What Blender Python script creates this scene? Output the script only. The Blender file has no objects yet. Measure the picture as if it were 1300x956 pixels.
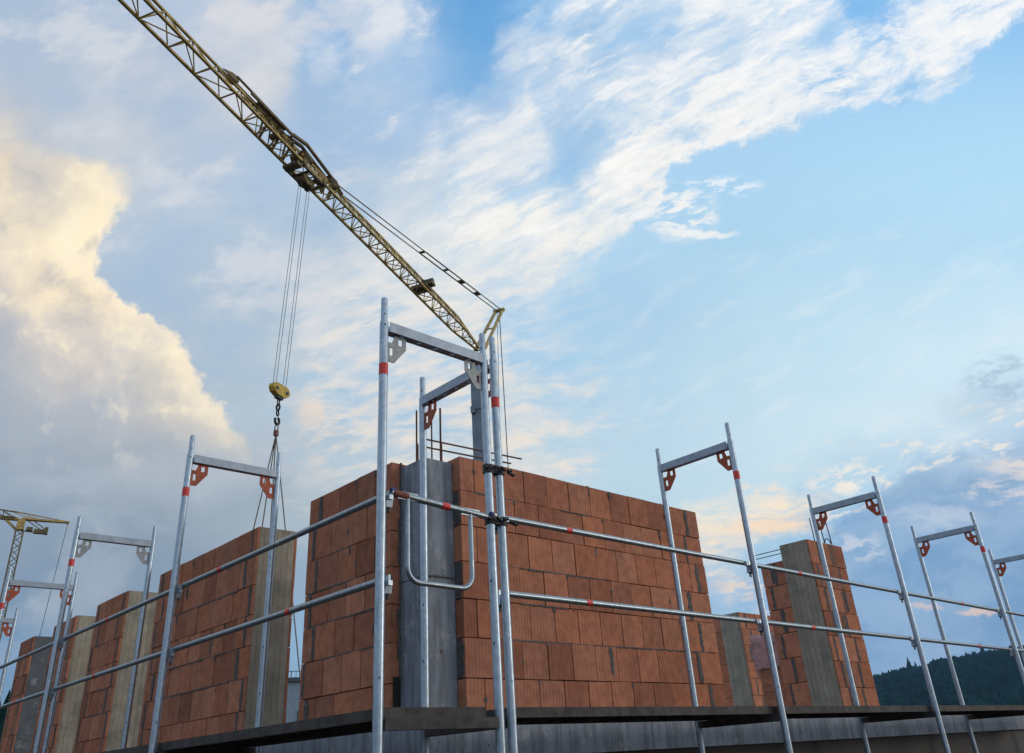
import bpy, bmesh, math, random
from mathutils import Vector, Matrix
random.seed(7)
S = bpy.context.scene
COL = S.collection
# ------------------------------------------------------------------ camera
CAM = Vector((-2.4718, -3.3930, -0.2772))
CR = Vector((0.7391, -0.6711, -0.0578)); CU = Vector((-0.2717, -0.3757, 0.8860)); CW = Vector((0.6163, 0.6391, 0.4601))
CW.normalize(); CR = (CR - CW * CR.dot(CW)).normalized(); CU = CR.cross(CW).normalized()
cam = bpy.data.cameras.new('camera'); co = bpy.data.objects.new('camera', cam); COL.objects.link(co)
co.matrix_world = Matrix(((CR.x, CU.x, -CW.x, CAM.x), (CR.y, CU.y, -CW.y, CAM.y), (CR.z, CU.z, -CW.z, CAM.z), (0, 0, 0, 1)))
cam.sensor_width = 36; cam.lens = 28.824; cam.shift_y = -44.5 / 1300
cam.clip_start = .05; cam.clip_end = 20000
S.camera = co
S.view_settings.view_transform = 'Standard'; S.view_settings.look = 'None'
S.view_settings.exposure = 0; S.view_settings.gamma = 1; S.view_settings.use_curve_mapping = False
SUN_EL, SUN_AZ = 10.0, -42.0          # low evening sun beyond the right hand wall (azimuth from +X)
# ------------------------------------------------------------------ sky
W = bpy.data.worlds.new('World'); S.world = W; W.use_nodes = True
W.cycles.sampling_method = 'MANUAL'; W.cycles.sample_map_resolution = 256
nt = W.node_tree; nt.nodes.clear()
def srgb(h):
    v = [int(h[i:i + 2], 16) / 255 for i in (0, 2, 4)]
    return [c / 12.92 if c <= .04045 else ((c + .055) / 1.055) ** 2.4 for c in v]
def NN(t, tree=None, **k):
    n = (tree or nt).nodes.new(t)
    for a, b in k.items(): setattr(n, a, b)
    return n
def plug(tree, sock, v):
    if isinstance(v, bpy.types.NodeSocket): tree.links.new(v, sock)
    else: sock.default_value = v
def M(op, *a, clamp=False, tree=None):
    n = NN('ShaderNodeMath', tree, operation=op, use_clamp=clamp)
    for i, v in enumerate(a): plug(tree or nt, n.inputs[i], v)
    return n.outputs[0]
def SS(v, a, b, tree=None):          # smoothstep from a to b -> 0..1
    n = NN('ShaderNodeMapRange', tree, interpolation_type='SMOOTHSTEP')
    plug(tree or nt, n.inputs[0], v); plug(tree or nt, n.inputs[1], a); plug(tree or nt, n.inputs[2], b)
    return n.outputs[0]
def MIX(f, a, b, tree=None, mode='MIX'):
    n = NN('ShaderNodeMix', tree, data_type='RGBA', blend_type=mode); t = tree or nt
    plug(t, n.inputs[0], f)
    for s, v in ((n.inputs[6], a), (n.inputs[7], b)):
        plug(t, s, v if isinstance(v, bpy.types.NodeSocket) else (*v[:3], 1))
    return n.outputs[2]
def RAMP(f, stops, tree=None, interp='LINEAR'):
    n = NN('ShaderNodeValToRGB', tree); r = n.color_ramp; r.interpolation = interp
    while len(r.elements) > 1: r.elements.remove(r.elements[-1])
    for i, (p, c) in enumerate(stops):
        e = r.elements[0] if i == 0 else r.elements.new(p)
        e.position = p; e.color = (*c, 1) if len(c) == 3 else c
    plug(tree or nt, n.inputs[0], f)
    return n.outputs[0]
def DOT(v, c):
    n = NN('ShaderNodeVectorMath', operation='DOT_PRODUCT'); nt.links.new(v, n.inputs[0]); n.inputs[1].default_value = c
    return n.outputs['Value']
def NOISE(vec, scale, detail=4, rough=.55, tree=None, dist=0.0, col=False):
    n = NN('ShaderNodeTexNoise', tree); t = tree or nt
    plug(t, n.inputs['Vector'], vec); n.inputs['Scale'].default_value = scale; n.inputs['Detail'].default_value = detail
    n.inputs['Roughness'].default_value = rough; n.inputs['Distortion'].default_value = dist
    return n.outputs['Color' if col else 'Fac']
def COMB(x, y, z=0.0, tree=None):
    n = NN('ShaderNodeCombineXYZ', tree); t = tree or nt
    plug(t, n.inputs[0], x); plug(t, n.inputs[1], y); plug(t, n.inputs[2], z); return n.outputs[0]
tc = NN('ShaderNodeTexCoord').outputs['Generated']
# cloud chart fixed to the compass: a plane tangent to the celestial sphere at one fixed bearing
K = Vector((0.6163, 0.6391, 0.4601)).normalized(); KR = Vector((0.7391, -0.6711, -0.0578)); KU = Vector((-0.2717, -0.3757, 0.8860))
dw = M('MAXIMUM', DOT(tc, K), .3)
U0 = M('ADD', M('MULTIPLY', M('DIVIDE', DOT(tc, KR), dw), 1.0409), .650)
V0 = M('SUBTRACT', .4335, M('MULTIPLY', M('DIVIDE', DOT(tc, KU), dw), 1.0409))
p0 = COMB(U0, V0)
w1 = NN('ShaderNodeSeparateColor'); nt.links.new(NOISE(p0, 7, 5, .6, col=True), w1.inputs[0])
wx = M('SUBTRACT', w1.outputs[0], .5); wy = M('SUBTRACT', w1.outputs[1], .5)
w2 = NN('ShaderNodeSeparateColor'); nt.links.new(NOISE(p0, 26, 6, .62, col=True), w2.inputs[0])
vx = M('SUBTRACT', w2.outputs[0], .5); vy = M('SUBTRACT', w2.outputs[1], .5)
w0 = NN('ShaderNodeSeparateColor'); nt.links.new(NOISE(p0, 3.3, 3, .6, col=True), w0.inputs[0])
zx = M('MULTIPLY', M('SUBTRACT', w0.outputs[0], .5), .20); zy = M('MULTIPLY', M('SUBTRACT', w0.outputs[1], .5), .16)
U = M('ADD', M('ADD', U0, zx), M('MULTIPLY', wx, .13)); V = M('ADD', M('ADD', V0, zy), M('MULTIPLY', wy, .12))
UF = M('ADD', U, M('MULTIPLY', vx, .035)); VF = M('ADD', V, M('MULTIPLY', vy, .035))
US = M('ADD', U0, M('MULTIPLY', wx, .05)); VS = M('ADD', V0, M('MULTIPLY', wy, .03))
UM = M('ADD', US, M('MULTIPLY', vx, .014)); VM = M('ADD', VS, M('MULTIPLY', vy, .014))
UD = M('ADD', M('ADD', U0, zx), M('ADD', M('MULTIPLY', wx, .17), M('MULTIPLY', vx, .05))); VD = M('ADD', M('ADD', V0, zy), M('ADD', M('MULTIPLY', wy, .12), M('MULTIPLY', vy, .04)))
def grid(rows, u, v, conv):
    """bilinear chart: rows = [(v, [(u, value), ...])]"""
    t = M('DIVIDE', M('ADD', u, .2), 1.7)
    out = None; pv = None
    for rv, st in rows:
        c = RAMP(t, [((x + .2) / 1.7, conv(val)) for x, val in st], interp='EASE')
        out = c if out is None else MIX(SS(v, pv, rv), out, c)
        pv = rv
    return out
def row(s): return [(i * .1, x) for i, x in enumerate(s.split())]
GR = [(0.00, row('a0b5d0 a6b9d3 a9bcd5 b9c5d8 8cb4dd c0cfe2 64a1d8 94bee4 b4cee6 c9dbea bcd7ee 7db7ea b4d6f2 e8eef6')),
      (.075, row('a2b6cf adbcd0 adbacf b0bfd4 84b1dc a0bfe0 78acdc bcd1e5 aecbe6 c3d7ea c2daef 9dcaf0 b4d7f3 98c9ef')),
      (.150, row('adb9c9 b1bccd afbccf bcc6d4 9cbadb a3c0df bdd0e4 b2cce4 b8d1e8 c9dbea b6d5ef a8cff0 a2cef0 a0cdf0')),
      (.225, row('c2c4c6 c3c6ca b0c0d3 abbed5 a6bfd8 bccddd cedae6 9cc2e3 c6d9ea c6dcee abd2ee a7d1f1 a9d4f2 a9d5f2')),
      (.300, row('b6bcc4 b0bfcf a8bdd3 a8bed4 b2c5d5 cad5de d8e1e6 d4e1eb b0d1ea a3cee9 a5d1ec afd8f0 b3dbf3 b3dcf4')),
      (.375, row('a8b8c8 a6b9cc a4bad1 abbed0 c3ced6 d1d9df cfdde7 b4d1e8 a3cae7 a9d1ea b3daee bce0f2 c2e4f5 c6e6f7')),
      (.450, row('a6b6c6 a8b8c8 aebece b2c3d1 bfced9 bdd0e0 bfd2e3 afcfe7 aad0e8 b4d8ea bee0f0 c8e6f3 d0eaf7 d3ecf8')),
      (.525, row('a2aebc a6b1bd abb7c4 b0c3d1 b0c9db b5cbdd bccfdf c0d5e3 b2d3e7 bddbeb c9e3ef d1e9f3 cfe6f2 c0d8ea')),
      (.600, row('98a7b7 9da9b6 a6b0bc b0bbc6 b8c5cf bfccd5 bdcfdb bcd2df b8d5e4 bfdae7 c2dde9 b6d6e9 9dc1de 88aed4')),
      (.675, row('8799ad 8e9fb0 8e9eae 9aa9b7 a9b8c3 b3c2cb b4c6d2 b6ccd8 b2cfdf b8d0de a5c8e1 8fb9dc 86aed6 85acd3')),
      (.750, row('7b93ac 8296ab 8599ad 899db1 92a9be a0b4c4 a8bccc a8c0d2 a2c0d8 9cbddb 92b8db 83aed7 82aad1 85aace')),
      (.825, row('7696b6 7c9bb9 839fb9 89a6c0 8cafce 90b2d0 92b4d2 94b6d4 96b8d5 98b9d6 8db3d6 84abd1 85aacf 87a9cc')),
      (.940, row('6f90ae 7897b2 809bb4 86a2ba 8aabc8 8db0cc 90b2ce 92b3d0 92b4d0 90b2ce 8aaecd 84a9cb 84a7c8 86a7c6'))]
base = grid(GR, U, V, srgb)
DG = [(0.00, '.00 .05 .05 .35 .25 .55 .00 .35 .45 .50 .55 .30 .70 .80'),
      (.075, '.00 .10 .03 .15 .25 .30 .10 .62 .40 .45 .65 .55 .75 .05'),
      (.150, '.10 .20 .08 .35 .15 .25 .45 .38 .50 .85 .80 .70 .40 .00'),
      (.225, '.10 .12 .05 .08 .12 .30 .55 .18 .70 .95 .40 .10 .00 .00'),
      (.300, '.00 .00 .05 .08 .20 .45 .62 .85 .60 .10 .00 .00 .00 .00'),
      (.375, '.00 .00 .08 .20 .45 .52 .55 .42 .04 .00 .00 .00 .00 .00'),
      (.450, '.00 .00 .12 .25 .45 .45 .50 .36 .02 .00 .00 .00 .00 .00'),
      (.525, '.00 .00 .15 .30 .42 .42 .48 .50 .08 .05 .05 .05 .05 .20'),
      (.600, '.05 .05 .05 .10 .30 .40 .45 .50 .10 .15 .35 .25 .15 .15'),
      (.675, '.05 .05 .05 .05 .20 .30 .40 .50 .40 .55 .40 .12 .22 .25'),
      (.750, '.05 .05 .05 .05 .15 .20 .30 .30 .30 .35 .25 .12 .15 .15'),
      (.840, '.00 .00 .00 .00 .00 .00 .00 .00 .00 .05 .05 .08 .10 .12')]
dens = grid([(v, row(s)) for v, s in DG], UD, VD, lambda x: (float(x),) * 3)
dens = NN_d = M('MULTIPLY', dens, 1.0)
# clear blue below the edge of the high cloud band on the right
def curve(u, pts):   # value v as a function of u
    return RAMP(M('DIVIDE', M('ADD', u, .2), 1.7), [((x + .2) / 1.7, (y, y, y)) for x, y in pts])
def grey(c):
    n = NN('ShaderNodeRGBToBW'); nt.links.new(c, n.inputs[0]); return n.outputs[0]
UH = M('ADD', U0, M('MULTIPLY', vx, .05)); VH = M('ADD', M('ADD', V0, M('MULTIPLY', vy, .05)), M('MULTIPLY', wy, .02))
E = grey(curve(UH, [(-.2, 1), (.60, 1), (.68, .42), (.72, .33), (.78, .318), (.83, .292), (.855, .225), (.884, .200), (.958, .186), (1.0, .178), (1.07, .152), (1.13, .149), (1.19, .140), (1.225, .112), (1.25, .07), (1.30, .02), (1.36, -.0)]))
above = SS(M('SUBTRACT', E, VH), -.004, .022)
above = M('MAXIMUM', above, SS(V0, .22, .42))
blue = RAMP(V0, [(0, srgb('86bdeb')), (.1, srgb('9ccaf0')), (.2, srgb('a8d0ee')), (.35, srgb('a8d2ec'))])
blue = MIX(M('MULTIPLY', SS(U0, .85, 1.3), SS(V0, .0, .3)), blue, srgb('b2dcf4'))
base = MIX(above, blue, base)
dens = M('MULTIPLY', dens, M('ADD', M('MULTIPLY', above, .97), .03))
# streaky high cloud texture
ca, sa = math.cos(math.radians(-27)), math.sin(math.radians(-27))
su = M('ADD', M('MULTIPLY', UM, ca), M('MULTIPLY', VM, sa)); sv = M('SUBTRACT', M('MULTIPLY', VM, ca), M('MULTIPLY', UM, sa))
n1 = NOISE(COMB(M('MULTIPLY', su, 7), M('MULTIPLY', sv, 17)), 1, 8, .66)
n1b = NOISE(COMB(M('MULTIPLY', UM, 11), M('MULTIPLY', VM, 38), 3.0), 1, 7, .64)
n1 = M('ADD', M('MULTIPLY', n1, M('SUBTRACT', 1, SS(V0, .30, .52))), M('MULTIPLY', n1b, SS(V0, .30, .52)))
n1 = M('ADD', M('MULTIPLY', M('SUBTRACT', n1, .5), 1.9), .5)
thr = M('SUBTRACT', 1.02, dens)
puff = SS(n1, M('SUBTRACT', thr, .26), M('ADD', thr, .30))
n2 = NOISE(COMB(M('MULTIPLY', su, 30), M('MULTIPLY', sv, 60), 5.0), 1, 6, .7)
n2 = M('ADD', M('MULTIPLY', M('SUBTRACT', n2, .5), 2.0), .95, clamp=False)
puff = M('MULTIPLY', puff, n2, clamp=True)
white = RAMP(V0, [(0, srgb('f3f4f5')), (.25, srgb('f7f3ec')), (.45, srgb('ebe6dc')), (.56, srgb('efe3d6')), (.7, srgb('efe3d6')), (.82, srgb('dcd6d6'))])
white = MIX(M('MULTIPLY', M('SUBTRACT', 1, SS(U0, .35, .6)), .6), white, srgb('d6d3d4'))
sky = MIX(M('MULTIPLY', puff, .88), base, white)
# blue gaps between the streaks
gap = M('MULTIPLY', SS(n1, .42, .12), M('MULTIPLY', SS(dens, .05, .4), .40))
sky = MIX(gap, sky, RAMP(V0, [(0, srgb('74abdc')), (.3, srgb('94bde0')), (.6, srgb('9fc4dd'))]))
rp = NOISE(COMB(M('ADD', M('MULTIPLY', UM, 17), M('MULTIPLY', VM, 6)), M('ADD', M('MULTIPLY', VM, 50), M('MULTIPLY', UM, 12)), 1.0), 1, 6, .62)
rpm = M('MULTIPLY', M('MULTIPLY', SS(V0, .27, .40), SS(V0, .64, .56)), M('MULTIPLY', SS(UD, .27, .42), SS(M('ADD', UD, M('MULTIPLY', V0, .12)), .86, .68)))
sky = MIX(M('MULTIPLY', M('MULTIPLY', SS(rp, .42, .66), rpm), .72), sky, RAMP(V0, [(.3, srgb('efece6')), (.5, srgb('eadfd2')), (.6, srgb('ecdfd0'))]))
sky = MIX(M('MULTIPLY', M('MULTIPLY', SS(rp, .54, .32), rpm), .5), sky, RAMP(V0, [(.3, srgb('a9c8e3')), (.5, srgb('93bddb')), (.6, srgb('a4c3d6'))]))
st2 = NOISE(COMB(M('MULTIPLY', su, 9), M('MULTIPLY', sv, 34), 8.0), 1, 7, .66)
bandm = M('MULTIPLY', M('MULTIPLY', SS(M('ADD', UD, M('MULTIPLY', V0, .5)), .48, .80), above), SS(V0, .38, .30))
sky = MIX(M('MULTIPLY', M('MULTIPLY', SS(st2, .50, .36), bandm), .55), sky, RAMP(V0, [(0, srgb('8fbfe9')), (.3, srgb('a6cdea'))]))
sky = MIX(M('MULTIPLY', M('MULTIPLY', SS(st2, .50, .66), M('MULTIPLY', bandm, SS(dens, .1, .6))), .75), sky, srgb('fbf9f6'))
# darker bank low on the right, small lit puffs along its rim, one dark wisp
F = grey(curve(UH, [(-.2, .95), (.90, .95), (1.0, .72), (1.06, .655), (1.124, .614), (1.154, .600), (1.212, .577), (1.30, .558), (1.5, .52)]))
bank = SS(M('SUBTRACT', VH, F), -.008, .02)
bank = M('MULTIPLY', bank, SS(U0, .93, 1.12))
bk = MIX(SS(NOISE(COMB(M('MULTIPLY', UF, 5), M('MULTIPLY', VF, 14)), 1, 5, .55), .36, .64), srgb('7399c1'), srgb('98b4d2'))
sky = MIX(M('MULTIPLY', bank, .78), sky, bk)
rim = M('MULTIPLY', SS(M('SUBTRACT', F, VH), -.03, .01), SS(M('SUBTRACT', F, VH), .085, .03))
pn = NOISE(COMB(M('MULTIPLY', UM, 28), M('ADD', M('MULTIPLY', VM, 70), M('MULTIPLY', UM, 22)), 9.0), 1, 4, .55)
pb = NOISE(COMB(M('MULTIPLY', UM, 34), M('ADD', M('MULTIPLY', VM, 80), M('MULTIPLY', UM, 12)), 4.0), 1, 5, .6)
pbm = SS(pb, .43, .60)
rim = M('MULTIPLY', M('MULTIPLY', rim, SS(pn, .52, .66)), SS(U0, .99, 1.08))
sky = MIX(M('MULTIPLY', rim, .85), sky, srgb('f8ecdc'))
UB = M('ADD', US, M('MULTIPLY', vx, .035)); VB = M('ADD', VS, M('MULTIPLY', vy, .03))
def blob(x, y, rx, ry, u=UB, v=VB):
    a = M('DIVIDE', M('SUBTRACT', u, x), rx); b = M('DIVIDE', M('SUBTRACT', v, y), ry)
    return SS(M('ADD', M('MULTIPLY', a, a), M('MULTIPLY', b, b)), 1.0, 0.0)
for x, y, rx, ry, c, a, hard in ((1.275, .482, .055, .042, '93b3cc', .75, 1), (1.24, .515, .06, .03, 'a9c7da', .4, 0),
        (.93, .652, .085, .034, 'f8e8d0', .8, 1), (.90, .685, .07, .035, 'f4e2cc', .7, 1), (1.01, .640, .07, .022, 'fae6cd', .95, 1),
        (.985, .668, .08, .018, 'f6dcc0', .9, 1), (1.07, .610, .05, .022, 'fbeedd', .95, 1), (.965, .620, .05, .014, 'f3e2cf', .8, 1),
        (1.265, .622, .065, .022, 'efe0d8', .6, 1), (1.31, .590, .08, .022, 'f2e0d4', .9, 1), (1.09, .70, .05, .025, 'd5dae2', .6, 1), (1.18, .66, .08, .02, 'c9d3e2', .6, 1),
        (1.245, .776, .040, .007, 'f0cdb8', .7, 0), (1.175, .772, .03, .005, 'e0c8c0', .6, 0), (.94, .745, .05, .02, 'efd6c0', .7, 1),
        (.865, .272, .055, .045, 'f6f4f0', .95, 1), (.885, .298, .06, .007, 'f8f6f2', .85, 0), (.915, .236, .06, .016, 'eef3f7', .8, 1),
        (.60, .035, .06, .045, '70a9da', .6, 0), (.56, .09, .05, .04, '8bb7de', .5, 1), (1.052, .105, .055, .032, '8dc0ec', .75, 1), (1.115, .035, .05, .05, '84bbea', .7, 1), (.735, .165, .035, .10, '98c0e4', .5, 1), (.70, .10, .03, .08, '8cb9e3', .4, 1),
        (.66, .065, .045, .05, 'dfe6ec', .6, 1), (.63, .19, .08, .06, 'dde3e9', .5, 1), (.52, .27, .12, .05, 'd0dae3', .45, 1),
        (.30, .085, .09, .085, 'cfd0d6', .6, 0), (.33, .125, .06, .05, 'd8d5d4', .5, 1), (.295, .015, .04, .03, 'ebe0da', .75, 1), (.36, .030, .055, .045, 'eee3da', .8, 1), (.41, .07, .03, .05, 'd9e0ea', .7, 1),
        (.48, .02, .05, .06, 'dde2ea', .75, 1), (.53, .08, .05, .04, 'c3d6ea', .6, 1), (.16, .10, .09, .045, 'ccd0d8', .7, 1), (.14, .17, .10, .05, 'c8ccd3', .6, 0),
        (.20, .245, .05, .03, 'c3cbd8', .5, 1), (.30, .27, .10, .03, 'bfcbdb', .5, 1), (.05, .015, .10, .04, '9cb2ce', .4, 0), (.40, .33, .06, .04, 'd5d6d6', .5, 1), (.385, .53, .03, .02, 'f0d8c0', .5, 1)):
    f_ = M('MULTIPLY', blob(x, y, rx, ry), a)
    if hard: f_ = M('MULTIPLY', f_, pbm if rx < .07 and x > .8 else M('ADD', M('MULTIPLY', SS(n1, .3, .62), .75), .25))
    sky = MIX(f_, sky, srgb(c))
lf = NOISE(COMB(M('ADD', M('MULTIPLY', US, 6), M('MULTIPLY', VS, 3)), M('MULTIPLY', VS, 10), 11.0), 1, 7, .62)
lm = M('MULTIPLY', SS(UD, .56, .40), SS(V0, .56, .40))
sky = MIX(M('MULTIPLY', M('MULTIPLY', SS(lf, .49, .64), lm), .75), sky, srgb('d9dade'))
sky = MIX(M('MULTIPLY', M('MULTIPLY', SS(lf, .50, .34), lm), .5), sky, srgb('93b2d3'))
lv = M('MULTIPLY', M('MULTIPLY', SS(U0, .62, .25), SS(V0, .50, .30)), .26)
sky = MIX(lv, sky, srgb('c6d2de'))
pm = M('MULTIPLY', M('MULTIPLY', SS(U0, .70, .90), SS(V0, .18, .40)), SS(V0, .66, .56))
sky = MIX(M('MULTIPLY', pm, .28), sky, srgb('c6d9e6'))
sky = MIX(M('MULTIPLY', M('MULTIPLY', SS(st2, .50, .70), pm), .38), sky, srgb('e3ebef'))
# big sunlit cumulus on the left
UC = M('ADD', M('ADD', U0, M('MULTIPLY', wx, .05)), M('MULTIPLY', vx, .055)); VC = M('ADD', M('ADD', V0, M('MULTIPLY', wy, .035)), M('MULTIPLY', vy, .05))
Bc = grey(RAMP(VC, [(0, (.0,) * 3), (.10, (.02,) * 3), (.13, (.045,) * 3), (.155, (.045,) * 3), (.18, (.03,) * 3), (.197, (.07,) * 3), (.213, (.145,) * 3), (.24, (.150,) * 3),
                    (.290, (.152,) * 3), (.31, (.128,) * 3), (.345, (.120,) * 3), (.36, (.135,) * 3), (.38, (.155,) * 3), (.40, (.188,) * 3), (.42, (.222,) * 3), (.44, (.240,) * 3),
                    (.46, (.250,) * 3), (.475, (.262,) * 3), (.49, (.264,) * 3), (.505, (.272,) * 3), (.525, (.292,) * 3), (.55, (.298,) * 3), (.60, (.33,) * 3)]))
dist = M('SUBTRACT', Bc, UC)
soft = M('MULTIPLY', SS(V0, .27, .16), .07)
cm = SS(dist, M('SUBTRACT', -.004, soft), M('ADD', .010, soft))
cm = M('MULTIPLY', cm, M('MULTIPLY', SS(V0, .08, .22), SS(V0, .63, .53)))
def crow(*p): return [(x, c) for x, c in p]
CG = [(.14, crow((0, 'e2d3c0'), (.05, 'dccfc2'), (.1, 'c6c8cc'), (.3, 'b9c2cf'))),
      (.225, crow((0, 'e6d6bf'), (.05, 'd4cdc4'), (.09, 'dcd3c4'), (.13, 'f6e6c6'), (.16, 'fceec8'))),
      (.30, crow((0, 'e9dcc8'), (.05, 'f6e7c8'), (.09, 'fff1d3'), (.13, 'fff1cb'), (.2, 'fff0c8'))),
      (.375, crow((0, 'c9c5c2'), (.04, 'e8d8c4'), (.08, 'fbe9c8'), (.15, 'f4e2c6'), (.2, 'f9e6c4'))),
      (.45, crow((0, 'afb6c0'), (.05, 'c2c1c2'), (.1, 'd8cfc6'), (.15, 'dbd3ca'), (.2, 'dfd7ca'), (.25, 'f6e4c2'))),
      (.525, crow((0, 'a2aebc'), (.1, 'b1b7c0'), (.15, 'bfc0c2'), (.2, 'cdc8c1'), (.25, 'd8d1c4'), (.29, 'f4dfbb'))),
      (.60, crow((0, '98a7b7'), (.1, '9da9b6'), (.2, 'a4aeb9'), (.3, 'b4b9be')))]
cc = grid(CG, U, V, srgb)
edge = M('MULTIPLY', SS(dist, .05, .0), SS(V0, .18, .24))
cc = MIX(M('MULTIPLY', edge, .55), cc, srgb('fdefd6'))
bil = NOISE(COMB(US, VS, 2.0), 15, 7, .62)
cc = MIX(M('MULTIPLY', SS(bil, .52, .30), .55), cc, srgb('aeb0b6'))
cc = MIX(M('MULTIPLY', SS(bil, .50, .68), .6), cc, srgb('fff1d2'))
sky = MIX(cm, sky, cc)
# soft grey mottling of the low overcast on the left
gm = NOISE(COMB(M('MULTIPLY', U, 4), M('MULTIPLY', V, 8), 7.0), 1, 6, .55)
lw = M('MULTIPLY', SS(V0, .5, .62), SS(U0, .5, .2))
sky = MIX(M('MULTIPLY', M('MULTIPLY', SS(gm, .50, .68), lw), .5), sky, srgb('b3bcc6'))
sky = MIX(M('MULTIPLY', M('MULTIPLY', SS(gm, .50, .30), lw), .45), sky, srgb('778ca3'))
fin = NOISE(p0, 60, 5, .6)
ns = NN('ShaderNodeTexSky', sky_type='NISHITA'); ns.sun_disc = False
ns.sun_elevation = math.radians(SUN_EL); ns.sun_rotation = math.radians(90 - SUN_AZ)
bgA = NN('ShaderNodeBackground'); nt.links.new(ns.outputs[0], bgA.inputs[0]); bgA.inputs[1].default_value = .05
bgB = NN('ShaderNodeBackground'); nt.links.new(sky, bgB.inputs[0]); bgB.inputs[1].default_value = 1.12
# the clouds cover the clear sky almost completely
mx = NN('ShaderNodeMixShader'); mx.inputs[0].default_value = .93
nt.links.new(bgA.outputs[0], mx.inputs[1]); nt.links.new(bgB.outputs[0], mx.inputs[2])
wo = NN('ShaderNodeOutputWorld'); nt.links.new(mx.outputs[0], wo.inputs[0])
# ------------------------------------------------------------------ sun
sd = bpy.data.lights.new('sun', 'SUN'); sd.energy = .75; sd.angle = math.radians(14); sd.color = (1, .86, .70)
so = bpy.data.objects.new('sun', sd); COL.objects.link(so)
a, e = math.radians(SUN_AZ), math.radians(SUN_EL)
so.rotation_euler = Vector((math.cos(a) * math.cos(e), math.sin(a) * math.cos(e), math.sin(e))).to_track_quat('Z', 'Y').to_euler()

# ------------------------------------------------------------------ materials
def mat(name, color, rough=.8, metal=0.0, var=.12, vscale=8.0, bump=0.0, bscale=60.0, tone=False, extra=None, spec=.5):
    m = bpy.data.materials.new(name); m.use_nodes = True; t = m.node_tree
    b = t.nodes['Principled BSDF']; b.inputs['Roughness'].default_value = rough; b.inputs['Metallic'].default_value = metal
    b.inputs['Specular IOR Level'].default_value = spec
    g = NN('ShaderNodeNewGeometry', t).outputs['Position']
    n = NOISE(g, vscale, 5, .6, t)
    lo = [c * (1 - var) for c in color]; hi = [min(1, c * (1 + var)) for c in color]
    c = MIX(SS(n, .3, .7, t), lo, hi, t)
    if tone:
        at = NN('ShaderNodeAttribute', t); at.attribute_name = 'tone'
        c = MIX(1.0, c, at.outputs['Color'], t, 'MULTIPLY')
    if extra: c = extra(t, g, c, b)
    t.links.new(c, b.inputs['Base Color'])
    if bump and not b.inputs['Normal'].is_linked:
        bp = NN('ShaderNodeBump', t); bp.inputs['Strength'].default_value = bump; bp.inputs['Distance'].default_value = .01
        t.links.new(NOISE(g, bscale, 5, .6, t), bp.inputs['Height']); t.links.new(bp.outputs[0], b.inputs['Normal'])
    return m
def brick_extra(t, g, c, b):
    # horizontal coordinate along whichever face: grooved clay surface
    geo = NN('ShaderNodeNewGeometry', t); sn = NN('ShaderNodeSeparateXYZ', t); t.links.new(geo.outputs['True Normal'], sn.inputs[0])
    sp = NN('ShaderNodeSeparateXYZ', t); t.links.new(g, sp.inputs[0])
    isx = M('GREATER_THAN', M('ABSOLUTE', sn.outputs[0], tree=t), .5, tree=t)
    s = M('ADD', M('MULTIPLY', sp.outputs[1], isx, tree=t), M('MULTIPLY', sp.outputs[0], M('SUBTRACT', 1, isx, tree=t), tree=t), tree=t)
    wv = M('SINE', M('MULTIPLY', s, 2 * math.pi / .0228, tree=t), tree=t)
    gr = SS(wv, -.95, -.25, t)
    # grooves are sharper on the right hand facade, worn on the other
    n = NOISE(g, 2.2, 3, .5, t)
    amt = M('MULTIPLY', M('ADD', .35, M('MULTIPLY', M('SUBTRACT', 1, isx, tree=t), .75, tree=t), tree=t), SS(n, .2, .55, t), tree=t)
    bp2 = NN('ShaderNodeBump', t); bp2.inputs['Strength'].default_value = .35; bp2.inputs['Distance'].default_value = .003
    t.links.new(NOISE(g, 110, 4, .6, t), bp2.inputs['Height'])
    t.links.new(bp2.outputs[0], b.inputs['Normal'])
    # scorched clay streaks and pale dust
    c = MIX(M('MULTIPLY', SS(NOISE(g, 5.5, 6, .65, t), .60, .78, t), .45, tree=t), c, (.11, .035, .022), t)
    c = MIX(M('MULTIPLY', SS(NOISE(COMB(sp.outputs[0], sp.outputs[1], M('MULTIPLY', sp.outputs[2], .3, tree=t), t), 9, 5, .6, t), .55, .8, t), .28, tree=t), c, (.42, .27, .20), t)
    return c
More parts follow.
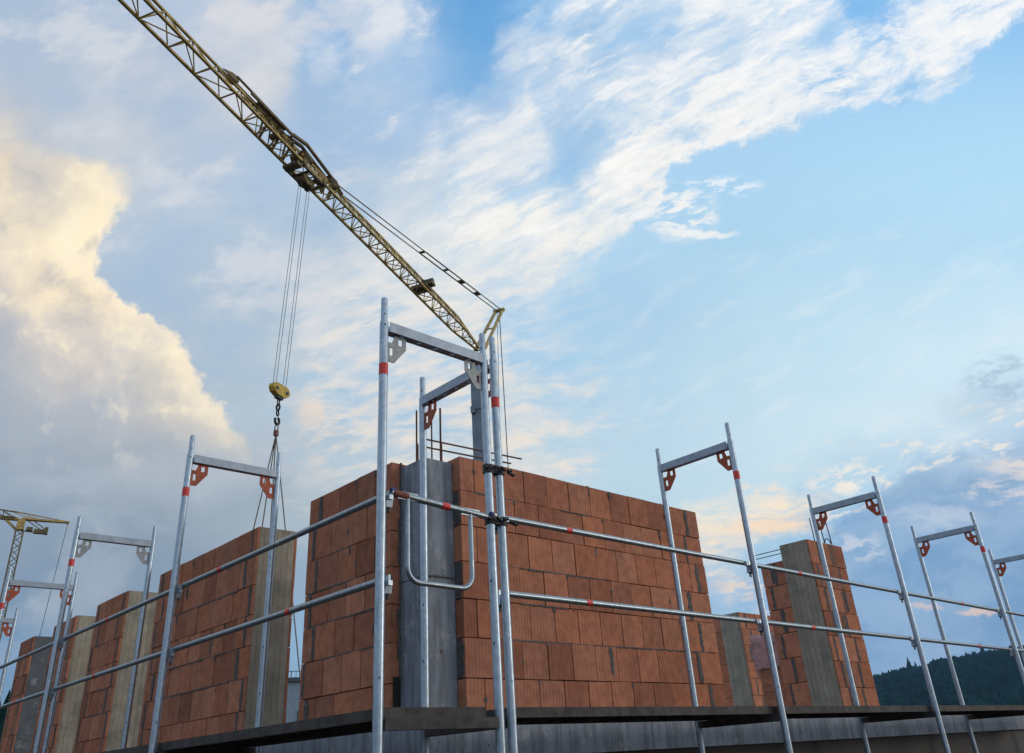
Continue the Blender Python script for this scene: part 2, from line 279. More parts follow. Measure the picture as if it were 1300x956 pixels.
def board_extra(t, g, c, b):
    sp = NN('ShaderNodeSeparateXYZ', t); t.links.new(g, sp.inputs[0])
    s = M('ADD', M('MULTIPLY', sp.outputs[0], 1.0, tree=t), sp.outputs[1], tree=t)
    q = M('DIVIDE', M('ADD', s, M('MULTIPLY', NOISE(g, 3, 2, .5, t), .006, tree=t), tree=t), .058, tree=t)
    wn = NN('ShaderNodeTexWhiteNoise', t, noise_dimensions='1D'); t.links.new(M('FLOOR', q, tree=t), wn.inputs['W'])
    fr = M('FRACT', q, tree=t); seam = M('MAXIMUM', SS(fr, .10, .02, t), SS(fr, .92, .98, t), tree=t)
    c = MIX(M('MULTIPLY', wn.outputs[0], .45, tree=t), c, (.15, .135, .10), t)
    n = NOISE(COMB(M('MULTIPLY', s, 50, tree=t), M('MULTIPLY', sp.outputs[2], 5, tree=t), tree=t), 1, 4, .6, t)
    c = MIX(M('MULTIPLY', SS(n, .45, .70, t), .30, tree=t), c, (.12, .11, .085), t)
    n2 = NOISE(g, 5, 7, .7, t)
    c = MIX(M('MULTIPLY', SS(n2, .50, .66, t), .5, tree=t), c, (.12, .12, .105), t)
    c = MIX(M('MULTIPLY', SS(n2, .46, .34, t), .35, tree=t), c, (.42, .39, .32), t)
    c = MIX(M('MULTIPLY', seam, .35, tree=t), c, (.10, .09, .07), t)
    bp = NN('ShaderNodeBump', t); bp.inputs['Strength'].default_value = .5; bp.inputs['Distance'].default_value = .006
    t.links.new(M('SUBTRACT', 1, seam, tree=t), bp.inputs['Height']); t.links.new(bp.outputs[0], b.inputs['Normal'])
    return c
def smooth_conc(t, g, c, b):
    sp = NN('ShaderNodeSeparateXYZ', t); t.links.new(g, sp.inputs[0])
    s = M('SUBTRACT', sp.outputs[0], sp.outputs[1], tree=t)
    n = NOISE(COMB(M('MULTIPLY', s, 14, tree=t), M('MULTIPLY', sp.outputs[2], 1.2, tree=t), tree=t), 1, 6, .65, t)
    c = MIX(M('MULTIPLY', SS(n, .42, .62, t), .7, tree=t), c, (.085, .095, .115), t)
    c = MIX(M('MULTIPLY', SS(NOISE(g, 7, 7, .75, t), .53, .70, t), .6, tree=t), c, (.40, .41, .42), t)
    c = MIX(SS(NOISE(g, 38, 2, .5, t), .73, .78, t), c, (.05, .05, .055), t)      # blow holes
    return c
def galv(t, g, c, b):
    sp = NN('ShaderNodeSeparateXYZ', t); t.links.new(g, sp.inputs[0])
    n = NOISE(g, 55, 5, .7, t)
    b.inputs['Roughness'].default_value = .42
    r = M('ADD', .24, M('MULTIPLY', n, .28, tree=t), tree=t); t.links.new(r, b.inputs['Roughness'])
    n2 = NOISE(COMB(M('MULTIPLY', sp.outputs[0], 60, tree=t), M('MULTIPLY', sp.outputs[1], 60, tree=t), M('MULTIPLY', sp.outputs[2], 9, tree=t), t), 1, 5, .7, t)
    c = MIX(M('MULTIPLY', SS(n2, .52, .72, t), .5, tree=t), c, (.16, .18, .20), t)
    c = MIX(M('MULTIPLY', SS(NOISE(g, 24, 5, .7, t), .60, .68, t), .65, tree=t), c, (.62, .60, .56), t)
    return c
BRICK = mat('clay_brick', (.455, .195, .118), .9, var=.16, vscale=14, tone=True, extra=brick_extra, spec=.2)
MORTAR = mat('grey_mortar', (.085, .085, .085), .95, var=.35, vscale=40, bump=.5)
JOINT = mat('dark_joint', (.02, .016, .014), .95, var=.3)
CONC = mat('smooth_concrete', (.205, .235, .285), .75, var=.16, vscale=5, extra=smooth_conc, bump=.15, bscale=90)
BOARD = mat('board_marked_concrete', (.325, .29, .225), .9, var=.14, vscale=7, extra=board_extra)
DCONC = mat('dark_grey_concrete', (.085, .10, .11), .8, var=.2, vscale=5, extra=smooth_conc)  # darker grey concrete for the end of the last left pier
GALV = mat('galvanised_steel', (.34, .42, .50), .42, .82, var=.12, vscale=30, extra=galv)
GALD = mat('galvanised_rail', (.25, .31, .36), .42, .85, var=.15, vscale=30, extra=galv)
GPLT = mat('grey_plate', (.24, .26, .27), .55, .5, var=.2, vscale=40)
ALU = mat('aluminium_beam', (.26, .31, .37), .42, .75, var=.12, vscale=20, bump=.05)
REDP = mat('red_painted_steel', (.34, .06, .018), .55, var=.3, vscale=45, bump=.1)
TAPE = mat('red_tape', (.62, .035, .03), .45, var=.25, vscale=90)
BLACK = mat('black_steel', (.02, .02, .024), .5, .3)
BLUEP = mat('blue_plastic', (.015, .035, .14), .6)
RUST = mat('rusty_rebar', (.11, .055, .035), .85, .2, var=.35, vscale=60, bump=.4, bscale=200)
YELL = mat('worn_yellow_paint', (.37, .265, .075), .6, .1, var=.35, vscale=3)
YELD = mat('dark_yellow_paint', (.135, .10, .042), .7, .1, var=.35, vscale=4)  # darker second yellow for crane fittings and the distant crane
YELB = mat('hook_yellow', (.46, .31, .03), .55, var=.35, vscale=9)
MASTM = mat('grey_mast_paint', (.17, .215, .26), .5, .3, var=.15, vscale=2)
ROPE = mat('steel_rope', (.12, .12, .12), .6, .5)
DARKM = mat('dark_grey_motor', (.06, .065, .07), .6, .3)
DKST = mat('shaded_deck_steel', (.055, .05, .048), .8, .2, var=.4, vscale=12)  # steel of deck edges and deck beams, shade put into its dark colour
PLY = mat('deck_plywood', (.075, .045, .03), .7, var=.3, vscale=25, bump=.2)
MEMB = mat('black_membrane', (.012, .012, .014), .6, var=.4, bump=.3)
BITU = mat('black_bitumen_coat', (.016, .016, .018), .65, var=.3, vscale=4, bump=.3, bscale=20)
GROUND = mat('bare_site_soil', (.075, .06, .045), .95, var=.3, vscale=.6, bump=.5, bscale=4)
GRASS = mat('hill_meadow', (.009, .028, .030), .95, var=.35, vscale=.01, spec=0.0)
FOL = mat('conifer_foliage', (.010, .036, .036), .95, var=.3, vscale=.03, tone=True, spec=0.0)
BARK = mat('bark', (.08, .055, .04), .9)
FILM = mat('pink_shrink_film', (.42, .23, .22), .22, var=.25, vscale=14, bump=.8, bscale=16)
WOOD = mat('pallet_wood', (.30, .21, .12), .85, var=.2, vscale=20)
PLAST = mat('house_render', (.20, .27, .33), .8)
ROOF = mat('house_roof_edge', (.05, .06, .08), .7)

# ------------------------------------------------------------------ mesh helpers
class MB:
    def __init__(s): s.bm = bmesh.new(); s.tone = s.bm.faces.layers.float_color.new('tone') if False else None; s.tones = []
    def _t(s, faces, tone): s.tones.append((list(faces), tone))
    def box(s, a, b, tone=1.0, jit=0.0, skip=()):
        x0, y0, z0 = a; x1, y1, z1 = b
        j = lambda: random.uniform(-jit, jit)
        v = [s.bm.verts.new((x + j(), y + j(), z + j())) for x in (x0, x1) for y in (y0, y1) for z in (z0, z1)]
        f = [s.bm.faces.new([v[i] for i in q]) for q in ((0, 1, 3, 2), (4, 6, 7, 5), (0, 4, 5, 1), (2, 3, 7, 6), (0, 2, 6, 4), (1, 5, 7, 3))]
        s._t(f, tone); return s
    def block(s, a, b, tone, df, dt=0.0, jit=0.0):     # hollow clay block: grooved all round; groove depths per side x, y
        x0, y0, z0 = a; x1, y1, z1 = b; P = .0305
        def side(p, q, nx, ny, dep):
            L = math.hypot(q[0] - p[0], q[1] - p[1]); n = int((L - .012) / P); out = [p]
            if dep <= 0 or n < 1: return out
            ux_, uy_ = (q[0] - p[0]) / L, (q[1] - p[1]) / L; o_ = (L - n * P) / 2
            for i in range(n):
                c = o_ + (i + .5) * P
                for t_, d_ in ((c - .0058, 0), (c - .0038, dep), (c + .0038, dep), (c + .0058, 0)):
                    out.append((p[0] + ux_ * t_ - nx * d_, p[1] + uy_ * t_ - ny * d_))
            return out
        pl = side((x0, y0), (x1, y0), 0, -1, df) + side((x1, y0), (x1, y1), 1, 0, dt) + [(x1, y1)] + side((x0, y1), (x0, y0), -1, 0, dt)
        j = [random.uniform(-jit, jit) for _ in range(4)]
        B = [s.bm.verts.new((x, y, z0 + j[0])) for x, y in pl]; T = [s.bm.verts.new((x, y, z1 + j[1])) for x, y in pl]
        n = len(pl); f = [s.bm.faces.new((B[i], B[(i + 1) % n], T[(i + 1) % n], T[i])) for i in range(n)]
        f += [s.bm.faces.new(T), s.bm.faces.new(list(reversed(B)))]
        s._t(f, tone); return s
    def obox(s, c, ax, ay, az, hx, hy, hz, tone=1.0):   # oriented box, half sizes
        c = Vector(c); v = [s.bm.verts.new(c + ax * hx * i + ay * hy * j + az * hz * k) for i in (-1, 1) for j in (-1, 1) for k in (-1, 1)]
        f = [s.bm.faces.new([v[i] for i in q]) for q in ((0, 1, 3, 2), (4, 6, 7, 5), (0, 4, 5, 1), (2, 3, 7, 6), (0, 2, 6, 4), (1, 5, 7, 3))]
        s._t(f, tone); return s
    def beam(s, p, q, w, h=None, up=Vector((0, 0, 1)), tone=1.0):
        p, q = Vector(p), Vector(q); d = (q - p); L = d.length; d.normalize(); h = h or w
        if abs(d.dot(up)) > .98: up = Vector((1, 0, 0))
        sd_ = d.cross(up).normalized(); u = sd_.cross(d)
        return s.obox((p + q) / 2, d, sd_, u, L / 2, w / 2, h / 2, tone)
    def tube(s, p, q, r, n=12, r2=None, cap=True, smooth=True):
        p, q = Vector(p), Vector(q); d = (q - p).normalized(); r2 = r if r2 is None else r2
        up = Vector((0, 0, 1)) if abs(d.z) < .95 else Vector((1, 0, 0))
        a_ = d.cross(up).normalized(); b_ = d.cross(a_)
        A = [s.bm.verts.new(p + (a_ * math.cos(2 * math.pi * i / n) + b_ * math.sin(2 * math.pi * i / n)) * r) for i in range(n)]
        B = [s.bm.verts.new(q + (a_ * math.cos(2 * math.pi * i / n) + b_ * math.sin(2 * math.pi * i / n)) * r2) for i in range(n)]
        f = []
        for i in range(n):
            k = s.bm.faces.new((A[i], B[i], B[(i + 1) % n], A[(i + 1) % n])); k.smooth = smooth; f.append(k)
        if cap: f += [s.bm.faces.new([s.bm.verts.new(v.co) for v in A]), s.bm.faces.new([s.bm.verts.new(v.co) for v in reversed(B)])]
        s._t(f, 1.0); return s
    def path(s, pts, r, n=10):
        pts = [Vector(p) for p in pts]; rings = []
        prev = None
        for i, p in enumerate(pts):
            d = (pts[min(i + 1, len(pts) - 1)] - pts[max(i - 1, 0)]).normalized()
            if prev is None:
                up = Vector((0, 0, 1)) if abs(d.z) < .9 else Vector((1, 0, 0)); a_ = d.cross(up).normalized()
            else: a_ = (prev - d * prev.dot(d)).normalized()
            prev = a_; b_ = d.cross(a_)
            rings.append([s.bm.verts.new(p + (a_ * math.cos(2 * math.pi * k / n) + b_ * math.sin(2 * math.pi * k / n)) * r) for k in range(n)])
        f = []
        for A, B in zip(rings, rings[1:]):
            for k in range(n):
                q = s.bm.faces.new((A[k], B[k], B[(k + 1) % n], A[(k + 1) % n])); q.smooth = True; f.append(q)
        f += [s.bm.faces.new([s.bm.verts.new(v.co) for v in rings[0]]), s.bm.faces.new([s.bm.verts.new(v.co) for v in reversed(rings[-1])])]
        s._t(f, 1.0); return s
    def plate(s, loops, origin, ax, ay, an, th):        # flat plate with holes: loops in 2D, extruded
        o = Vector(origin); es = []
        for lp in loops:
            vs = [s.bm.verts.new(o + ax * x + ay * y) for x, y in lp]
            es += [s.bm.edges.new((vs[i], vs[(i + 1) % len(vs)])) for i in range(len(vs))]
        r = bmesh.ops.triangle_fill(s.bm, edges=es, use_beauty=True)
        fs = [g_ for g_ in r['geom'] if isinstance(g_, bmesh.types.BMFace)]
        e2 = bmesh.ops.extrude_face_region(s.bm, geom=fs)
        bmesh.ops.translate(s.bm, vec=an * th, verts=[g_ for g_ in e2['geom'] if isinstance(g_, bmesh.types.BMVert)])
        return s
    def build(s, name, m, parent=None, loc=None):
        s.bm.normal_update()
        me = bpy.data.meshes.new(name)
        vals = {}
        if s.tones:
            s.bm.faces.index_update()
            for fs, t in s.tones:
                for f in fs:
                    if f.is_valid: vals[f.index] = t
        bmesh.ops.recalc_face_normals(s.bm, faces=s.bm.faces)
        s.bm.to_mesh(me); s.bm.free()
        at = me.attributes.new('tone', 'FLOAT_COLOR', 'FACE') if False else me.color_attributes.new('tone', 'BYTE_COLOR', 'CORNER')
        buf = []
        for p in me.polygons:
            t = vals.get(p.index, 1.0); c = (t, t, t) if not isinstance(t, tuple) else t
            buf += [c[0], c[1], c[2], 1.0] * p.loop_total
        at.data.foreach_set('color', buf)
        me.materials.append(m)
        o = bpy.data.objects.new(name, me); COL.objects.link(o)
        if loc is not None and parent is None:
            o.location = loc; me.transform(Matrix.Translation(-Vector(loc)))
        if parent is not None:
            w_ = Vector(parent.location); q_ = parent.parent
            while q_ is not None: w_ += q_.location; q_ = q_.parent
            o.parent = parent; me.transform(Matrix.Translation(-w_))
        return o
def thing(name, label, cat, loc, group=None):
    o = bpy.data.objects.new(name, None); COL.objects.link(o); o.location = loc; o.empty_display_size = .2
    return tag(o, label, cat, group)
def tag(o, label=None, cat=None, group=None, kind=None):
    if label: o['label'] = label
    if cat: o['category'] = cat
    if group: o['group'] = group
    if kind: o['kind'] = kind
    return o
def copy_tree(o, parent=None):
    c = o.copy(); COL.objects.link(c)
    if parent is not None: c.parent = parent
    for ch in list(o.children): copy_tree(ch, c)
    return c
X, Y, Z = Vector((1, 0, 0)), Vector((0, 1, 0)), Vector((0, 0, 1))

# ------------------------------------------------------------------ ground and hills
GZ = -1.9
def fbm(x, y):
    from mathutils import noise
    return noise.fractal(Vector((x, y, 1.7)), .9, 2.1, 5)
g = MB(); R = 1350
vs = [g.bm.verts.new((R * math.cos(t), R * math.sin(t), GZ)) for t in [2 * math.pi * i / 48 for i in range(48)]]
g.bm.faces.new(vs)
tag(g.build('ground', GROUND), kind='structure')
def ridge(az):          # elevation in degrees of the skyline seen from the site
    pts = [(-180, 1.0), (-60, 2.2), (-20, 4.6), (5, 5.2), (13, 4.4), (17, 4.1), (19.5, 4.05), (21.5, 3.9), (22.6, 3.6), (23.8, 3.5), (25.5, 3.2), (28, 2.2), (33, 1.3), (45, .9), (60, 1.2), (74, 2.2), (85, 2.8), (120, 2.0), (180, 1.0)]
    for (a0, e0), (a1, e1) in zip(pts, pts[1:]):
        if a0 <= az <= a1:
            t = (az - a0) / (a1 - a0); return e0 + (e1 - e0) * t
    return 1.0
D0, D1 = 420, 1300
def hill_z(az, d):
    e_ = math.tan(math.radians(ridge(az))) * D1
    t = max(0, min(1, (d - D0) / (D1 - D0)))
    s_ = t * t * (3 - 2 * t) * .75 + t * .25
    z = GZ + e_ * s_ + fbm(math.cos(math.radians(az)) * d / 170, math.sin(math.radians(az)) * d / 170) * 9 * t * (1 - .5 * t)
    return z
g = MB(); NA, ND = 480, 26; grid_ = []
for i in range(NA):
    az = -180 + 360 * i / NA; col_ = []
    for k in range(ND + 3):
        d = D0 + (D1 - D0) * k / ND
        z = hill_z(az, d) if k <= ND else hill_z(az, D1) - (k - ND) ** 1.6 * 2.2
        if k == 0: z = GZ - 2
        col_.append(g.bm.verts.new((CAM.x + math.cos(math.radians(az)) * d, CAM.y + math.sin(math.radians(az)) * d, z)))
    grid_.append(col_)
for i in range(NA):
    for k in range(ND + 2):
        f_ = g.bm.faces.new((grid_[i][k], grid_[i][k + 1], grid_[(i + 1) % NA][k + 1], grid_[(i + 1) % NA][k])); f_.smooth = True
tag(g.build('hill', GRASS), kind='structure')
def conifer(g, x, y, z, h, r, lay=4, n=6, tone=1.0, rnd=random):
    for k in range(lay):
        z0 = z + h * (.12 + .20 * k * 4 / lay); z1 = min(z + h, z0 + h * (.50 - .04 * k)); rr = r * (1 - k / (lay + .6)) * rnd.uniform(.85, 1.15)
        if k == lay - 1: z1 = z + h
        ph = rnd.random() * 6; top = g.bm.verts.new((x, y, z1)); f = []
        ring = [g.bm.verts.new((x + math.cos(ph + 2 * math.pi * i / n) * rr * rnd.uniform(.75, 1.2), y + math.sin(ph + 2 * math.pi * i / n) * rr * rnd.uniform(.75, 1.2), z0 + rnd.uniform(-.04, .03) * h)) for i in range(n)]
        for i in range(n): f.append(g.bm.faces.new((ring[i], ring[(i + 1) % n], top)))
        g._t(f, tone)
rf = random.Random(3); g = MB()
for i in range(9000):
    az = rf.uniform(2, 31) if i < 7500 else rf.uniform(62, 90)
    t = rf.random() ** .6; d = D0 + 60 + (D1 - D0 - 60) * t
    if i % 3 == 0: d = rf.uniform(D1 - 60, D1 + 10)
    if fbm(az / 3.1, d / 160) < -.9 and d < D1 - 120: continue
    h = rf.uniform(4, 8) if d > D1 - 120 else rf.uniform(5, 10)
    x, y = CAM.x + math.cos(math.radians(az)) * d, CAM.y + math.sin(math.radians(az)) * d
    tn = rf.uniform(.7, 1.3)
    conifer(g, x, y, hill_z(az, d) - 1, h, h * rf.uniform(.35, .6), 2, 6, (tn, tn * rf.uniform(.9, 1.1), tn * .9), rf)
tag(g.build('forest', FOL), 'dense dark conifer forest covering the far hillside', 'forest', kind='stuff')
def lone_tree(az, d, h, lab, cat='tree', nm='spruce_tree', zb=None, grp='lone trees standing up from the skyline'):
    x, y = CAM.x + math.cos(math.radians(az)) * d, CAM.y + math.sin(math.radians(az)) * d
    z = hill_z(az, d) - 1 if zb is None else zb
    r = thing(nm, lab, cat, (x, y, z), grp)
    c = MB(); conifer(c, x, y, z, h, h * .24, 7, 9, .8, rf); c.build('crown', FOL, r)
    t = MB(); t.tube((x, y, z), (x, y, z + h * .9), h * .02, 8, h * .004); t.build('trunk', BARK, r)
lone_tree(19.1, 1290, 21, 'single tall spruce breaking the hill skyline at right of photo')
lone_tree(23.15, 1285, 22, 'pointed spruce at the left shoulder of the forested hill')
lone_tree(22.8, 1285, 14, 'shorter spruce beside the pointed one on the hill shoulder')
for i, (az, h, lab) in enumerate(((77.0, 10.6, 'dark conifer nearest the corner of the last left brick pier'), (77.75, 11.6, 'tall dark conifer at the left edge, seen below the lattice crane'),
                                  (76.3, 9.2, 'smaller dark conifer half hidden by the last left pier'), (78.6, 11.0, 'dark conifer outermost at the left edge behind scaffold pole'))):
    lone_tree(az, 92, h, lab, grp='conifers beyond the left facade', zb=GZ)

# ------------------------------------------------------------------ building: slab, basement
r = thing('building_base', 'concrete floor slab and black coated basement wall under the brick piers', 'building base', (.83, 1.02, GZ))
g = MB(); g.box((.80, .99, -.22), (14.5, 14.5, -.004)); g.build('floor_slab', CONC, r)
g = MB(); g.box((.86, 1.05, GZ + .003), (14.4, 14.4, -.223)); g.build('basement_wall', BITU, r)

# ------------------------------------------------------------------ brick walls
CH = .252; TOP = 1.764
PAL = [(1, 1, 1), (1.06, .98, .95), (.86, .82, .82), (.76, .71, .70), (1.12, 1.12, 1.10), (.95, .92, .90), (1.0, .90, .82), (1.1, 1.02, .94), (.92, .92, .96)]
def smear(g, axis, plane, s, z0, z1, w, sign=-1):
    """mortar pressed out of a vertical joint: an irregular raised ribbon on the wall face"""
    n = 9; L = []; Rr = []
    for i in range(n + 1):
        z = z0 + (z1 - z0) * i / n; k = w * (.5 + random.uniform(-.16, .16)); o = random.uniform(-.12, .12) * w
        if i in (0, n): k *= .7
        L.append((s + o - k, z)); Rr.append((s + o + k, z))
    def P(u, z, d): return (plane + sign * d, u, z) if axis == 'y' else (u, plane + sign * d, z)
    for i in range(n):
        q = [L[i], Rr[i], Rr[i + 1], L[i + 1]]
        f = [g.bm.verts.new(P(u, z, .0035 + random.uniform(0, .001))) for u, z in q]; b = [g.bm.verts.new(P(u, z, -.004)) for u, z in q]
        g.bm.faces.new(f)
        for k in (1, 3): g.bm.faces.new((f[k], f[(k + 1) % 4], b[(k + 1) % 4], b[k]))
        if i == 0: g.bm.faces.new((f[0], f[1], b[1], b[0]))
        if i == n - 1: g.bm.faces.new((f[2], f[3], b[3], b[2]))
def wall(root, axis, s0, s1, t0, t1, courses=7, top=TOP, start=0.0, cuts=(None, None), seed=1, smears=(), tone=1.0, bw=.25, name='brickwork', mort=True, hi_joint=(), groove=None):
    """axis 'x': wall runs along x (s) and is t0..t1 thick in y; axis 'y': the other way. blocks laid in half bond"""
    rnd = random.Random(seed); random.seed(seed)
    if groove is None: groove = .0016 if axis == 'x' else .0008
    g = MB(); jm = MB(); mo = MB(); used = False
    z = top
    for c in range(courses):
        zb = z - CH
        # joints
        off = start + (bw * .5 if c % 2 else 0) + rnd.uniform(-.03, .03)
        js = [s0]
        if cuts[0]:
            js.append(s0 + cuts[0][c % len(cuts[0])])
        p = s0 + off
        while p < s1 - .05:
            if p > js[-1] + .09: js.append(p)
            p += bw
        if cuts[1]:
            e_ = s1 - cuts[1][c % len(cuts[1])]
            js = [q for q in js if q < e_ - .07] + [e_]
        js.append(s1)
        for k in range(len(js) - 1):
            a_, b_ = js[k] + .0046, js[k + 1] - .0046
            if k == 0: a_ = js[k]
            if k == len(js) - 2: b_ = js[k + 1]
            tn = rnd.choice(PAL); q = tone * rnd.uniform(.9, 1.08); tn = tuple(min(1.0, v * q * .88) for v in tn)
            d = rnd.uniform(-.004, .004)
            top_j = .0 if c == 0 else .0030
            lo, hi = (a_, t0 + d, zb + .0034), (b_, t1 - d, z - top_j)
            if axis == 'y': lo, hi = (t0 + d, a_, zb + .0034), (t1 - d, b_, z - top_j)
            if groove: g.block(lo, hi, tn, *( (groove, .002) if axis == 'x' else (.002, groove)), jit=.0012)
            else: g.box(lo, hi, tn, .0008)
        for k in range(1, len(js) - 1):
            if mort and rnd.random() < .22:
                h_ = rnd.uniform(.02, .10); zt2 = z - .004 if rnd.random() < .6 else z - rnd.uniform(.05, .12)
                smear(mo, axis, t0, js[k], zt2 - h_, zt2, rnd.uniform(.012, .026)); used = True
            if c == 0 and rnd.random() < .5:
                q0 = js[k] + rnd.uniform(-.05, .05); w_ = rnd.uniform(.01, .03); t_ = t0 + rnd.uniform(.004, .05)
                lo, hi = (q0, t_, top - .001), (q0 + w_, t_ + w_, top + rnd.uniform(.003, .010))
                if axis == 'y': lo, hi = (t_, q0, top - .001), (t_ + w_, q0 + w_, top + rnd.uniform(.003, .010))
                mo.box(lo, hi, 1.0, .002); used = True
        # cut pieces at the ends are set in mortar
        for cc_, sg in ((cuts[0], 1), (cuts[1], -1)):
            if cc_ and mort:
                s_ = (s0 if sg == 1 else s1) + sg * cc_[c % len(cc_)]
                smear(mo, axis, t0, s_, zb + .006, z - .006, rnd.uniform(.030, .048)); used = True
        z = zb
    zlow = top - courses * CH
    a3, b3 = (s0 + .026, t0 + .026, zlow + .004), (s1 - .026, t1 - .026, top - .014)
    if axis == 'y': a3, b3 = (t0 + .026, s0 + .026, zlow + .004), (t1 - .026, s1 - .026, top - .014)
    jm.box(a3, b3)
    for s_, cidx, w_, h_ in smears:
        smear(mo, axis, t0, s_, top - CH * (cidx + h_), top - CH * cidx - .01, w_); used = True
    for cidx, sa_, sb_ in hi_joint:      # thick bed joint mortar
        zz = top - CH * cidx; n = max(4, int((sb_ - sa_) / .05))
        for i in range(n):
            u0, u1 = sa_ + (sb_ - sa_) * i / n, sa_ + (sb_ - sa_) * (i + 1) / n; hh = rnd.uniform(.003, .010)
            lo, hi = (u0, t0 - .002, zz - hh), (u1, t0 + .01, zz + hh * .6)
            if axis == 'y': lo, hi = (t0 - .002, u0, zz - hh), (t0 + .01, u1, zz + hh * .6)
            mo.box(lo, hi, 1.0, .0012); used = True
    b = g.build(name, BRICK, root); jm.build('joint_core', JOINT, b)
    if used: mo.build('mortar', MORTAR, b)
    return b
def rebar(g, pts, r=.006):
    if isinstance(g, MB): g.path(pts, r, 7)
    else:
        b = MB(); b.path(pts, r, 7); b.build('rebar', RUST, g)

XL, YR = .833, 1.02
# right of the corner
r = thing('brick_wall', 'long reddish grooved brick wall to the right of the scaffold corner', 'wall', (1.175, YR, 0))
wall(r, 'x', 1.175, 4.045, YR, YR + .37, start=.135, cuts=((.115, .0, .115, .24, .0), (.17, .22, .115, .19, .10, .20)) if False else (None, (.17, .24, .13, .31, .22, .30, .2)), seed=11, tone=1.0,
     smears=((2.62, 5, .035, .8), (2.25, 4, .02, .05)), hi_joint=((4, 1.7, 2.2), (3, 1.6, 2.6), (1, 1.3, 1.75), (1, 2.2, 2.5), (5, 1.5, 3.9)))
g = MB()
for c in (1, 3, 5):
    smear(g, 'y', 1.175, YR + .06, TOP - CH * (c + 1) + .005, TOP - CH * c - .005, .085)
g.build('end_mortar', MORTAR, r)
# left of the corner
r = thing('brick_wall', 'near brick wall left of the scaffold corner, its outer end seen against sky', 'wall', (XL, 1.394, 0))
wall(r, 'y', 1.394, 2.547, XL, XL + .37, start=.2, cuts=(None, (.17, .09, .15, .08, .16, .05, .1)), seed=5, tone=.92, bw=.247,
     hi_joint=((3, 1.8, 2.5), (4, 1.6, 2.5), (5, 1.5, 2.3), (2, 1.9, 2.3)), smears=((1.92, 2, .022, .25),))
g = MB(); g.box((XL + .03, 1.386, 0), (XL + .37, 1.3925, .292), 1.0, .0); g.build('base_membrane', MEMB, r)
g = MB()
for i in range(14):
    z = 0.3 + i * .105; w_ = random.uniform(.008, .028)
    g.box((.918 - w_, 1.383, z), (.922, 1.3935, z + .105), 1, .001)
g.build('end_mortar', MORTAR, r)
# corner column
r = thing('concrete_column', 'smooth dark grey concrete corner column with rusty starter bars on top', 'column', (.918, 1.105, 0))
g = MB(); g.box((.918, 1.105, .9), (1.174, 1.391, 1.735)); g.box((.919, 1.106, 0), (1.174, 1.391, .8965)); o = g.build('shaft', CONC, r)
bv = o.modifiers.new('bevel', 'BEVEL'); bv.width = .006; bv.segments = 2
g = MB()
for z in (.42, 1.42): g.tube((1.045, 1.1035, z), (1.045, 1.12, z), .011, 12)
g.build('tie_hole', BLACK, r)
g = MB(); g.box((.9165, 1.1035, .888), (.93, 1.12, .893), 1, .001)
for i in range(16): g.box((.92 + i * .0155, 1.102 - random.uniform(0, .002), .886 + random.uniform(0, .012)), (.92 + (i + 1) * .0155, 1.11, .902 + random.uniform(0, .008)), 1, .001)
g.build('cast_joint_ridge', MORTAR, r)
rebar(r, ((.957, 1.25, 1.5), (.958, 1.25, 2.154)), .007)
rebar(r, ((.985, 1.27, 1.5), (.985, 1.27, 1.86), (.978, 1.262, 1.885), (.962, 1.25, 1.893)), .005)
rebar(r, ((1.02, 1.15, 1.5), (1.022, 1.15, 2.11)), .006)
rebar(r, ((1.14, 1.20, 1.5), (1.145, 1.20, 2.20)), .008)
rebar(r, ((1.160, 1.21, 1.5), (1.160, 1.21, 1.90), (1.155, 1.205, 1.925), (1.14, 1.20, 1.93)), .006)
for zz, x0, x1, yy, lab in ((1.958, 1.07, 2.06, 1.285, 'upper loose rusty reinforcing bar lying across the corner column bars'), (1.895, 1.08, 1.935, 1.285, 'lower, shorter rusty reinforcing bar lying across the corner column bars')):
    g = MB(); rebar(g, ((x0 - .03, yy, zz - .002), (x0, yy, zz), ((x0 + x1) / 2, yy, zz + .016), (x1, yy, zz + .034)), .0068)
    tag(g.build('reinforcing_bar', RUST, loc=(x0, yy, zz)), lab, 'steel bar', 'loose bars over the corner')
# piers of the left facade
def pier_left(y0, y1, lab, seed, conc, dark=False, c0=(.10, .19, .06), smears=(), top=TOP):
    r = thing('brick_pier', lab, 'pier', (XL, y0, 0), 'brick piers of the left facade')
    wall(r, 'y', y0, y1, XL, XL + .385, start=.16, cuts=(c0, (.10, .2, .08)), seed=seed, tone=.95, smears=smears, bw=.247, hi_joint=((2, y0 + .3, y1 - .2), (4, y0 + .2, y1 - .4), (5, y0 + .1, y1 - .3)))
    g = MB(); g.box((XL + .018, y0 - .004, 0), (XL + .357, y0 + .24, top + .002)); g.build('concrete_end', conc, r)
pier_left(3.452, 5.675, 'long brick pier with board marked concrete end under the crane hook', 21, BOARD, smears=((4.9, 1, .03, .5), (4.2, 3, .03, .9)))
pier_left(6.603, 7.607, 'short brick pier with pale concrete end, second behind the crane hook pier', 22, BOARD)
pier_left(8.354, 9.30, 'narrow brick pier with concrete end framed by two scaffold poles', 23, BOARD)
pier_left(10.177, 10.86, 'last brick pier on the left with dark grey concrete end', 24, DCONC)
